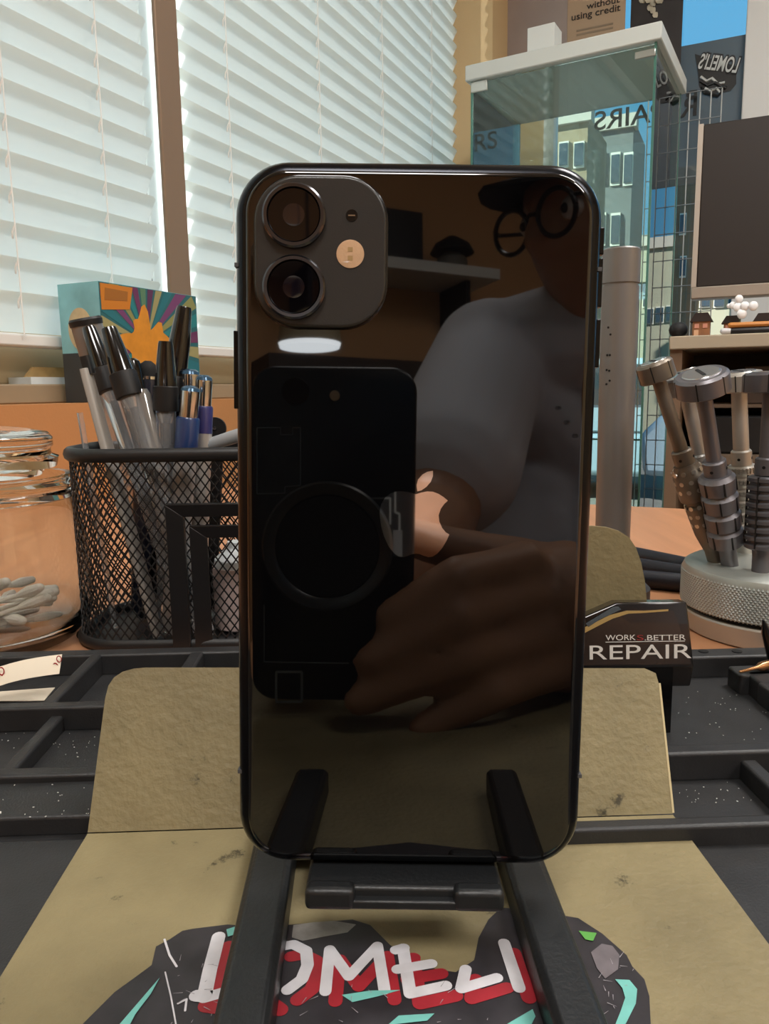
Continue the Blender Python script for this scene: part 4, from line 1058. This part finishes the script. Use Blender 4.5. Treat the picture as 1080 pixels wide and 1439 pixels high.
# monitor
MU = SU+.06
ma, mb_ = PU(976, 179, MU), PU(975, 418, MU)
mv0 = PU(976, 300, MU).dot(VV); mz1, mz0 = PU(980, 178, MU).z, PU(980, 421, MU).z
mo = empty('monitor', RW(MU+.05, mv0+.27, zs1), 'dark screened monitor with pale bezel on the beige shelf', 'monitor')
BEZ = mat('silver_bezel', 'a69c90', .4, .3); MW = .56
rbox('bezel_bottom', (MU-.012, MU+.025), (mv0, mv0+MW), (mz0, mz0+.020), BEZ, mo, bevel=.002)
rbox('bezel_side', (MU-.012, MU+.025), (mv0, mv0+.008), (mz0+.02, mz1), mat('pale_bezel', 'bdb5aa', .4, .3), mo)
rbox('bezel_side', (MU-.012, MU+.025), (mv0+MW-.008, mv0+MW), (mz0+.02, mz1), BEZ, mo)
rbox('screen', (MU-.008, MU+.028), (mv0+.008, mv0+MW-.008), (mz0+.02, mz1), mat('dark_screen', '26211f', .45), mo, bevel=.002)
rbox('stand_neck', (MU+.03, MU+.06), (mv0+MW/2-.05, mv0+MW/2+.05), (zs1+.012, mz0+.08), BEZ, mo)
rbox('stand_foot', (MU-.04, MU+.14), (mv0+MW/2-.12, mv0+MW/2+.12), (zs1, zs1+.012), BEZ, mo, bevel=.002)
# little houses
RFM = mat('house_roof', '2b1d17', .7); HWL = mat('house_wall', '8f5f3c', .6, var=.2, vscale=80); PNK = mat('house_window', 'cf8f7a', .5)
def house(px, pxw, u, label):
    a, b = PU(px, 465, u), PU(px+pxw, 465, u); v0, v1 = a.dot(VV), b.dot(VV); wd = v1-v0
    e = empty('toy_house', RW(u, (v0+v1)/2, zs1), label, 'toy house', 'toy houses on the beige shelf')
    rbox('walls', (u, u+wd*.8), (v0+wd*.08, v1-wd*.08), (zs1, zs1+wd*.75), HWL, e)
    M = frame(RW(u, v0, zs1+wd*.75), VV, ZZ, -UU)
    MB(M).loft([[(-.06*wd, 0, .08*wd), (wd*1.06, 0, .08*wd), (wd*.80, wd*.45, .08*wd), (wd*.2, wd*.45, .08*wd)], [(-.06*wd, 0, -.9*wd), (wd*1.06, 0, -.9*wd), (wd*.80, wd*.45, -.9*wd), (wd*.2, wd*.45, -.9*wd)]]).build('roof', RFM, e)
    for (x, y) in ((.18, .42), (.58, .42)):
        rbox('window', (u-.001, u), (v0+wd*x, v0+wd*(x+.22)), (zs1+wd*y, zs1+wd*(y+.22)), PNK, e)
    rbox('door', (u-.001, u), (v0+wd*.16, v0+wd*.38), (zs1, zs1+wd*.33), mat('house_door', 'd6a884', .5), e)
house(970, 29, SU+.03, 'small brown toy house with dark roof at the open shelf end')
house(1014, 25, SU+.05, 'small dark roofed toy house behind the white flower')
house(1058, 27, SU+.045, 'small dark roofed toy house behind the orange pencil')
# white flower, pencil, tube, dark pouch
fc = PU(1040, 436, SU+.025); fe = empty('white_flower', RW(SU+.025, fc.dot(VV), zs1), 'white flower ornament between the toy houses', 'flower')
WHF = mat('flower_white', 'f4f6f8', .5)
for (x, y, r_) in ((1029, 429, .007), (1038, 420, .008), (1046, 430, .009), (1042, 441, .010), (1036, 432, .009), (1058, 430, .0095), (1024, 430, .005)):
    MB().ball(PU(x, y, SU+.025), r_*.85, 8, sc=(1, .5, 1)).build('petal', WHF, fe)
MB().tube([PU(1040, 440, SU+.028), RW(SU+.028, fc.dot(VV), zs1)], .0012, 6).build('stem', mat('stem_green', '4a5a3a', .6), fe)
a, b = PU(1026, 457, SU+.008), PU(1100, 449, SU+.012); a.z = zs1+.0145; b.z = zs1+.0145
MB().capsule([a, b], [.0045, .0045], 8).build('orange_pencil', mat('pencil_orange', 'c9843e', .45), label='orange pencil resting on the white tube', cat='pencil')
a, b = PU(1016, 462, SU+.008), PU(1105, 455, SU+.010); a.z = zs1+.0052; b.z = zs1+.0052
te = empty('white_tube', RW(SU+.009, a.dot(VV), zs1), 'white and black tube lying at the shelf edge', 'tube')
MB().capsule([a, a.lerp(b, .12)], [.0052, .0050], 12).build('tube_cap', mat('tube_white', 'd9d9dc', .4), te)
MB().capsule([a.lerp(b, .12), b], [.0050, .0050], 12).build('tube_body', mat('tube_dark', '1d1e22', .4), te)
pc_ = PU(953, 455, SU+.06); MB().ball((pc_.x, pc_.y, zs1+.014), .020, 8, sc=(.8, .8, .7)).build('dark_pouch', mat('pouch_black', '17181a', .7), label='crumpled dark pouch at the open end of the shelf', cat='pouch')

# ================================================================== OUTSIDE
GRD = mat('asphalt', '77746e', .9, var=.1, vscale=2)
MB(ROOM).box((-40, -80, -1.15), (120, 80, -1.0)).build('street_ground', GRD, kind='structure')
def building(u, x0, x1, ytop, m_, label, wins=None, depth=6.0, wm='window_dark'):
    a, b = PU(x0, ytop, u), PU(x1, ytop, u); v0, v1, zt_ = a.dot(VV), b.dot(VV), a.z
    e = empty('building', RW(u+depth/2, (v0+v1)/2, -1.0), label, 'building')
    rbox('facade', (u, u+depth), (v0, v1), (-1.0, zt_), m_, e)
    rbox('parapet', (u-.06, u+.2), (v0-.05, v1+.05), (zt_-.12, zt_+.08), mat('parapet', 'b9b2a4', .8), e)
    for (wx0, wx1, wy0, wy1) in (wins or []):
        p, q = PU(wx0, wy0, u-.02), PU(wx1, wy1, u-.02)
        w_ = rbox('window', (u-.03, u+.01), (p.dot(VV), q.dot(VV)), (q.z, p.z), mat('frame_cream', 'd8d4c4', .6), e)
        dv = (q.dot(VV)-p.dot(VV))*.08; dz = (p.z-q.z)*.08
        rbox('pane', (u-.05, u-.02), (p.dot(VV)+dv, q.dot(VV)-dv), (q.z+dz, p.z-dz), mat('window_dark', '3c4a52', .15), w_)
    return e
building(16, 893, 1700, 338, mat('cream_stucco', 'a8a48c', .85, var=.05, vscale=1), 'long sunlit cream building with a row of dark windows', [(x, x+14, 405, 432) for x in range(903, 1560, 20)], depth=3)
building(14.6, 950, 985, 244, mat('brown_stucco', '806850', .85, var=.12, vscale=1), 'narrow brown stucco building in front of the long cream one', [(955, 963, 300, 330), (955, 963, 360, 390)], depth=.9)
building(11, 776, 826, 165, mat('tan_blocks', '8e7c60', .85, var=.15, vscale=2), 'tall tan block building across the street', [(785, 798, 300, 340), (806, 820, 300, 340), (785, 798, 200, 235), (806, 820, 200, 235)], depth=1.5)
building(13.3, 831, 890, 176, mat('grey_stone', '636866', .85, var=.12, vscale=2), 'grey stone building beside the tan block building', [(838, 850, 215, 260), (858, 870, 215, 260), (876, 888, 215, 260), (838, 850, 300, 345), (858, 870, 300, 345)], depth=1.5)
# parked car
cu0, cv0 = 8.6, PU(925, 560, 8.6).dot(VV)
ca = empty('parked_car', RW(cu0, cv0, -1.0), 'pale blue parked car in the sunny street outside', 'car')
CMx = frame(RW(cu0, cv0, -1.0), VV, UU, ZZ)
prof = [(-2.1, .25), (2.1, .25), (2.15, .65), (1.95, .85), (1.2, .92), (.7, 1.38), (-.9, 1.40), (-1.6, .95), (-2.1, .85)]
MB(CMx @ Matrix.Rotation(pi/2, 4, 'X')).prism(prof, -.85, .85).build('car_body', mat('car_blue', 'a9bcc8', .3, .3), ca, bevel=.06)
for wx in (-1.3, 1.3):
    for wy in (-.78, .78):
        MB(CMx @ Matrix.Translation((wx, wy, .32)) @ Matrix.Rotation(pi/2, 4, 'X')).lathe([(-.1, .32), (.1, .32)], n=20).build('wheel', mat('tyre', '1c1c1e', .8), ca)
gm = [(-.8, .95), (.95, .95), (.62, 1.32), (-.75, 1.34), (-1.35, .97)]
MB(CMx @ Matrix.Rotation(pi/2, 4, 'X')).prism(gm, -.87, .87).build('side_windows', mat('car_glass', '2c363c', .1), ca)

# ================================================================== ADDED CEILING FILL LIGHTS AND BACK OF THE ROOM (seen in the phone's reflection)
for i, (a, b) in enumerate(LIGHT_SPOTS):  # fixtures invented around the added fill lamps
    e = empty('ceiling_fill_panel', RW(a, b, CEIL-.04), ('added square ceiling fill light behind the photographer', 'added square ceiling fill light above the desk', 'added square ceiling fill light far from the window wall')[i], 'ceiling light', 'added fill lights')
    rbox('housing', (a-.30, a+.30), (b-.30, b+.30), (CEIL-.038, CEIL-.001), WHITE, e)
    rbox('diffuser', (a-.285, a+.285), (b-.285, b+.285), (CEIL-.040, CEIL-.037), mat('fill_diffuser', 'fff2e0', .5, emit='fff0dc', estr=3.0), e)

# mirror helper: where must a thing stand to be seen reflected at this pixel, at path length D along the view axis
def RF_(px, py, D):
    p = CAM + ray(px, py)*D; return p - pn*2*((p-PC).dot(pn))
def rdir(v): return V(v) - pn*2*V(v).dot(pn)

# camera phone in the photographer's hand (just behind the lens)
back_n = -pn                                            # its back faces the subject
def RFP(px, py):
    o = CAM + ray(px, py)*((PC-CAM).dot(pn)/ray(px, py).dot(pn)); d = rdir(ray(px, py))
    return o + d*(((CAM - back_n*.0045)-o).dot(back_n)/d.dot(back_n))
q = [RFP(*c) for c in ((585, 515), (350, 515), (585, 985), (350, 985))]
bw = (q[0]-q[1]).length; bh = (q[0]-q[2]).length
ctr = (q[0]+q[1]+q[2]+q[3])/4
CP = frame(ctr, -px_, py_, back_n)
cp = empty('camera_phone', ctr - py_*bh/2, 'dark phone held up by the photographer, ring grip on its back', 'smartphone')
rings = []
for ins, z in ((.0012, -.0080), (0, -.0068), (0, -.0012), (.0012, 0)):
    rings.append([(x, y, z) for x, y in rrect(bw-2*ins, bh-2*ins, .0105-ins, 8)])
MB(CP).loft(rings).build('body', mat('camera_phone_black', '15171b', .35), cp, smooth=50)
def cpl(px, py): p = RFP(px, py) - ctr; return p.dot(-px_), p.dot(py_)
c = cpl(460, 768); rr = abs(cpl(552, 768)[0]-c[0])
rg = MB(CP @ Matrix.Translation((c[0], c[1], 0))).lathe([(0, rr), (.0016, rr), (.0022, rr*.97), (.0016, rr*.84), (.0006, rr*.80)], n=64, cap1=False).build('ring_grip', mat('ring_grey', '5c5b5a', .3, .6), cp)
MB(CP @ Matrix.Translation((c[0], c[1], 0))).lathe([(.0002, rr*.80), (.0008, rr*.78)], n=48).build('ring_centre', mat('matte_black'), rg)
LINE = mat('outline_silver', '8a8f92', .35, .4)
def cline(pts, wd=.0004):
    mb = MB(CP)
    P = [cpl(*p) for p in pts]
    for a, b in zip(P, P[1:]):
        dx, dy = b[0]-a[0], b[1]-a[1]; l = sqrt(dx*dx+dy*dy); nx, ny = -dy/l*wd/2, dx/l*wd/2
        mb.prism([(a[0]+nx, a[1]+ny), (b[0]+nx, b[1]+ny), (b[0]-nx, b[1]-ny), (a[0]-nx, a[1]-ny)], 0, .0003)
    mb.build('outline_print', LINE, cp, smooth=0)
cline([(361, 601), (394, 601), (394, 611), (411, 611), (411, 601), (422, 601), (422, 682), (400, 684), (400, 693), (361, 694), (361, 601)])
cline([(388, 944), (424, 944), (424, 986), (388, 986), (388, 944)], .001)
cline([(371, 850), (371, 930), (490, 932)]); cline([(520, 700), (548, 700), (548, 737)], .0008); cline([(555, 690), (555, 720), (561, 722), (561, 745)], .0008)
MB(CP).prism([cpl(*p) for p in ((552, 745), (565, 745), (565, 782), (552, 782))], 0, .0004).build('grey_block', mat('block_grey', '5e6064', .4), cp)
c = cpl(470, 556); MB(CP @ Matrix.Translation((c[0], c[1], 0))).lathe([(0, .0022), (.0004, .002)], n=16).build('flash', mat('flash_lens'), cp)
c = cpl(415, 550); MB(CP @ Matrix.Translation((c[0], c[1], 0))).lathe([(0, .0058), (.0006, .0055), (.0006, .004)], n=24).build('second_lens', mat('lens_core'), cp)

# the photographer
SKIN = mat('skin', 'a87a5c', .5, var=.06, vscale=30, bump=.1, bscale=400)
def remeshed(mb, name, material, parent=None, vox=.004, **t):
    o = mb.build(name, material, parent, smooth=180)
    md = o.modifiers.new('remesh', 'REMESH'); md.mode = 'VOXEL'; md.voxel_size = vox; md.use_smooth_shade = True
    s = o.modifiers.new('smooth', 'SMOOTH'); s.factor = .5; s.iterations = 4
    return tag(o, **t)
hd = RF_(858, 312, .80)                                   # head centre
look = ((ctr - hd).normalized() + V((-1.0, 0, .12))).normalized()
side_v = look.cross(ZZ).normalized(); up_v = side_v.cross(look)
HM_ = frame(hd, side_v, look, up_v)
body = MB()
# head: one shaped ball
rings = []; n = 28
def gss(x, s): return exp(-(x*x)/(2*s*s))
for j in range(1, n):
    a = pi*j/n; rg_ = []
    for k in range(40):
        b = 2*pi*k/40
        x, y, z = sin(a)*sin(b), sin(a)*cos(b), -cos(a)
        X, Y, Z = x*.074, y*.096, z*.116
        if z < 0: X *= 1-.30*z*z; Y *= 1-.10*z*z*(1 if y < 0 else .4)
        if y > 0:
            Y += .026*gss(X, .010)*gss(Z+.012, .018)*y              # nose
            Y += .008*gss(X, .04)*gss(Z-.030, .010)*y               # brow
            Y -= .010*(gss(X-.031, .012)+gss(X+.031, .012))*gss(Z-.010, .010)
            Y += .007*gss(X, .020)*gss(Z+.052, .005)*y + .006*gss(X, .020)*gss(Z+.064, .005)*y
            Y += .012*gss(X, .022)*gss(Z+.092, .014)*y              # chin
        rg_.append((X, Y, Z))
    rings.append(rg_)
body.loft(rings, HM_)
for s in (-1, 1):
    body.ball((s*.076, -.006, .0), .026, 8, HM_, sc=(.35, .6, 1.15))
neck0 = hd - up_v*.085 - look*.025
chest = RF_(850, 345, .80) + V((.02, -.09, -.36)); hips = V((chest.x+.02, chest.y-.04, -.18))
body.capsule([neck0+up_v*.05, neck0, chest+V((0, .0, .17))], [.052, .054, .062], 20)
shl = RF_(688, 500, .86); wdir = (shl - (chest+ZZ*.13)); 
shr = chest + V((-1, 0, 0))*0 + ZZ*.13 + V((abs(wdir.x), -.03, 0)) * (1 if wdir.x < 0 else -1)
elb = RF_(602, 735, .66); wrl = RF_(470, 860, .44)
# torso, arms, legs (seated behind the desk)
def torso(mb, g):
    for off, r_ in ((-.09, .095), (0, .11), (.09, .095)):
        mb.capsule([hips+V((off, 0, 0)), (hips+chest)/2+V((off, .0, 0)), chest+V((off, 0, .05)), chest+V((off*.8, 0, .10))], [r_+g, r_+g-.005, r_+g, r_*.75+g], 16)
    mb.capsule([neck0-up_v*.03, shl.lerp(neck0, .45)-ZZ*.01, shl], [.055+g, .058+g, .052+g], 16)
    mb.capsule([shl, chest+ZZ*.12, shr], [.058+g, .075+g, .058+g], 16)
torso(body, -.008)
body.capsule([shl, shl.lerp(elb, .5), elb, elb.lerp(wrl, .5), wrl], [.050, .045, .040, .037, .027], 16)
# left hand steadying the phone's lower edge from behind
lp = wrl + (RF_(440, 935, .372)-wrl)*.6
body.capsule([wrl, lp], [.026, .030], 12)
for k in range(4):
    t = lp + V((.012*(k-1.5), .0, -.005)); body.capsule([lp, t+V((.004, .025, .012)), t+V((.002, .03, .035))], [.011, .009, .008], 10)
# right hand closed round the phone from the right side
wrr = RF_(960, 905, .42); elr = RF_(1250, 1120, .60)
body.capsule([shr, shr.lerp(elr, .5), elr, elr.lerp(wrr, .5), wrr], [.050, .045, .040, .036, .027], 16)
pk = RF_(790, 850, .372)
body.capsule([wrr, RF_(880, 870, .39), pk], [.026, .031, .032], 14)
body.capsule([RF_(840, 900, .385), RF_(760, 900, .365)], [.028, .024], 14)
for (k0, k1, k2, r_) in (((735, 790, .352), (640, 812, .326), (548, 868, .322), .0092), ((745, 840, .350), (640, 870, .322), (520, 930, .319), .0095), ((765, 895, .350), (650, 925, .322), (505, 985, .319), .0090), ((790, 940, .352), (690, 975, .326), (590, 1025, .322), .0080)):
    a, b, c_ = RF_(*k0), RF_(*k1), RF_(*k2)
    body.capsule([pk.lerp(a, .6), a, a.lerp(b, .5), b, b.lerp(c_, .5), c_], [r_*1.25, r_*1.2, r_*1.02, r_*1.08, r_*.95, r_*.82], 12)
body.capsule([pk, RF_(735, 790, .380), RF_(650, 775, .374), RF_(560, 750, .370)], [.022, .0135, .0115, .0095], 12)   # thumb along the phone edge
for s in (-1, 1):
    kn_ = hips + V((s*.12, .36, -.05)); body.capsule([hips+V((s*.08, 0, -.05)), kn_], [.085, .062], 14)
    body.capsule([kn_, V((kn_.x, kn_.y+.02, FL+.09))], [.058, .042], 14)
    body.capsule([V((kn_.x, kn_.y-.02, FL+.042)), V((kn_.x, kn_.y+.17, FL+.036))], [.040, .030], 12)
person = remeshed(body, 'person', SKIN, None, .0035, label='seated person in a grey t-shirt and cap photographing the phone', cat='person')
sh_ = MB(); torso(sh_, .004)
slv = shl.lerp(elb, .72)
sh_.capsule([shl, shl.lerp(elb, .35), slv], [.064, .066, .068], 18)
sh_.capsule([shr, shr.lerp(elr, .35), shr.lerp(elr, .66)], [.064, .066, .066], 18)
remeshed(sh_, 't_shirt', mat('grey_tshirt', 'd2d3da', .85, bump=.2, bscale=200), person, .006)
tr_ = MB()
for s in (-1, 1):
    kn_ = hips + V((s*.12, .36, -.05)); tr_.capsule([hips+V((s*.08, 0, -.05)), kn_], [.098, .074], 14); tr_.capsule([kn_, V((kn_.x, kn_.y+.02, FL+.12))], [.071, .060], 14)
tr_.capsule([hips+V((-.07, 0, -.03)), hips+V((.07, 0, -.03))], [.118, .118], 14)
remeshed(tr_, 'trousers', mat('dark_denim', '23262e', .85), person, .008)
# cap with visor, glasses, chain
cpm = MB(HM_)
rings = []
for j in range(0, 10):
    a = radians(90*j/9.5); rings.append([(.083*cos(a)*sin(2*pi*k/32), .106*cos(a)*cos(2*pi*k/32)-.004, .045+.085*sin(a)) for k in range(32)])
cpm.loft(rings)
DKC = mat('dark_cap', '141416', .8)
cpm.build('cap', DKC, person)
vs_ = [[(.072*sin(b), .09*cos(b)*.95+.0, .048) for b in [radians(-80+160*k/12) for k in range(13)]], [(.070*sin(b), .09*cos(b)*.9+.075*cos(b)**1.2, .040-.01*abs(sin(b))) for b in [radians(-80+160*k/12) for k in range(13)]]]
vz = MB(HM_)
for k in range(12):
    quad = [vs_[0][k], vs_[0][k+1], vs_[1][k+1], vs_[1][k]]
    vz.loft([[(x, y, z) for x, y, z in quad], [(x, y, z+.004) for x, y, z in quad]])
vz.build('visor', DKC, person)
gl = MB(HM_); GY = .104
for s in (-1, 1):
    gl.tube([(s*.034+.026*cos(2*pi*k/24), GY, .006+.021*sin(2*pi*k/24)) for k in range(25)], .0026, 8)
    gl.tube([(s*.060, GY, .014), (s*.078, GY-.02, .014), (s*.080, -.01, .012)], .0022, 8)
gl.tube([(-.009, GY, .012), (0, GY+.002, .014), (.009, GY, .012)], .0022, 8)
gl.build('glasses', mat('glasses_black', '0e0c0c', .3), person)
for s in (-1, 1):
    MB(HM_).ball((s*.031, .080, .010), .0115, 8).build('eye', mat('eye_white', 'd8d4cf', .2), person)
    MB(HM_).ball((s*.031, .0885, .010), .0052, 6).build('iris', mat('iris_dark', '22160f', .2), person)
ch_ = MB(); pts = []
for k in range(24):
    t = k/23; a = -1+2*t
    p = chest + V((.075*a, .155-.06*a*a, .20-.10*(1-a*a))); pts.append(p)
for a, b in zip(pts, pts[1:]): ch_.ball((a+b)/2, .0035, 5, sc=(1, 1, .7))
ch_.build('chain', mat('silver_chain', 'c9c9c9', .2, 1.0), person)
# stool
so = empty('stool', V((hips.x, hips.y-.02, FL)), 'round black stool under the seated person', 'stool')
SM_ = Matrix.Translation((hips.x, hips.y-.02, 0)); sz_ = hips.z-.16
MB(SM_).lathe([(sz_-.05, .17), (sz_-.01, .18), (sz_, .165)], n=36).build('seat', BLK, so)
MB(SM_).lathe([(FL+.04, .03), (sz_-.05, .03)], n=20).build('column', CHR, so)
for k in range(5):
    a = 2*pi*k/5; MB(SM_).tube([(0, 0, FL+.05), (.26*cos(a), .26*sin(a), FL+.025)], .018, 8).build('leg', CHR, so)

# rear shelf, lamp and pictures behind the photographer
RS = 2.35
def wall_hit(px, py):
    o = CAM + ray(px, py)*((PC-CAM).dot(pn)/ray(px, py).dot(pn)); d = rdir(ray(px, py))
    t = ((UN+.02) - o.dot(UU))/d.dot(UU); return o + d*t
a, b = wall_hit(655, 400), wall_hit(540, 392)
v0, v1 = sorted((a.dot(VV), b.dot(VV)))
rs = empty('rear_shelf', RW(UN+.15, (v0+v1)/2, a.z-.04), 'white wall shelf on the rear wall behind the photographer', 'shelf')
rbox('board', (UN, UN+.28), (v0-.6, v1), (a.z-.04, a.z), WHITE, rs)
for vv in (v0-.4, v1-.12): rbox('bracket', (UN, UN+.22), (vv, vv+.02), (a.z-.22, a.z-.04), mat('dark_steel'), rs)
c = wall_hit(615, 362)
om = empty('ornament', RW(UN+.14, c.dot(VV), a.z), 'small dark mushroom shaped ornament on the rear shelf', 'ornament')
MB(Matrix.Translation(RW(UN+.14, c.dot(VV), a.z))).lathe([(0, .07), (.06, .06), (.09, .03)], n=20).build('stem', mat('ornament_grey', '6d6860', .6), om)
MB(Matrix.Translation(RW(UN+.14, c.dot(VV), a.z))).lathe([(.085, .09), (.12, .07), (.15, .02)], n=20).build('cap', mat('soft_black'), om)
c = wall_hit(560, 345)
rbox('picture_frame', (UN+.03, UN+.06), (c.dot(VV)-.09, c.dot(VV)+.09), (a.z, a.z+.26), mat('frame_black'), label='dark picture frame leaning on the rear shelf', cat='picture frame')
rbox('dark_cabinet', (UN, UN+.4), (v0-.6, v1-.15), (FL, a.z-.40), mat('dark_brown_panel'), label='dark brown cabinet under the rear wall shelf', cat='cabinet')
o_ = CAM + ray(435, 487)*((PC-CAM).dot(pn)/ray(435, 487).dot(pn)); d_ = rdir(ray(435, 487)); lc = o_ + d_*1.9
lpd = empty('pendant_lamp', lc, 'round white pendant lamp hanging behind the photographer', 'lamp')
LMx = Matrix.Translation(lc)
MB(LMx).lathe([(.008, .085), (.05, .08), (.09, .03), (.10, .012)], n=36).build('lamp_shade', mat('shade_cream', 'a89a7c', .6), lpd)
MB(LMx).lathe([(-.004, .080), (.010, .084)], n=36).build('diffuser', mat('pendant_glow', 'ffffff', .5, emit='f4fbff', estr=9.0), lpd)
MB(LMx).tube([(0, 0, .10), (0, 0, CEIL-lc.z)], .004, 8).build('cord', BLK, lpd)
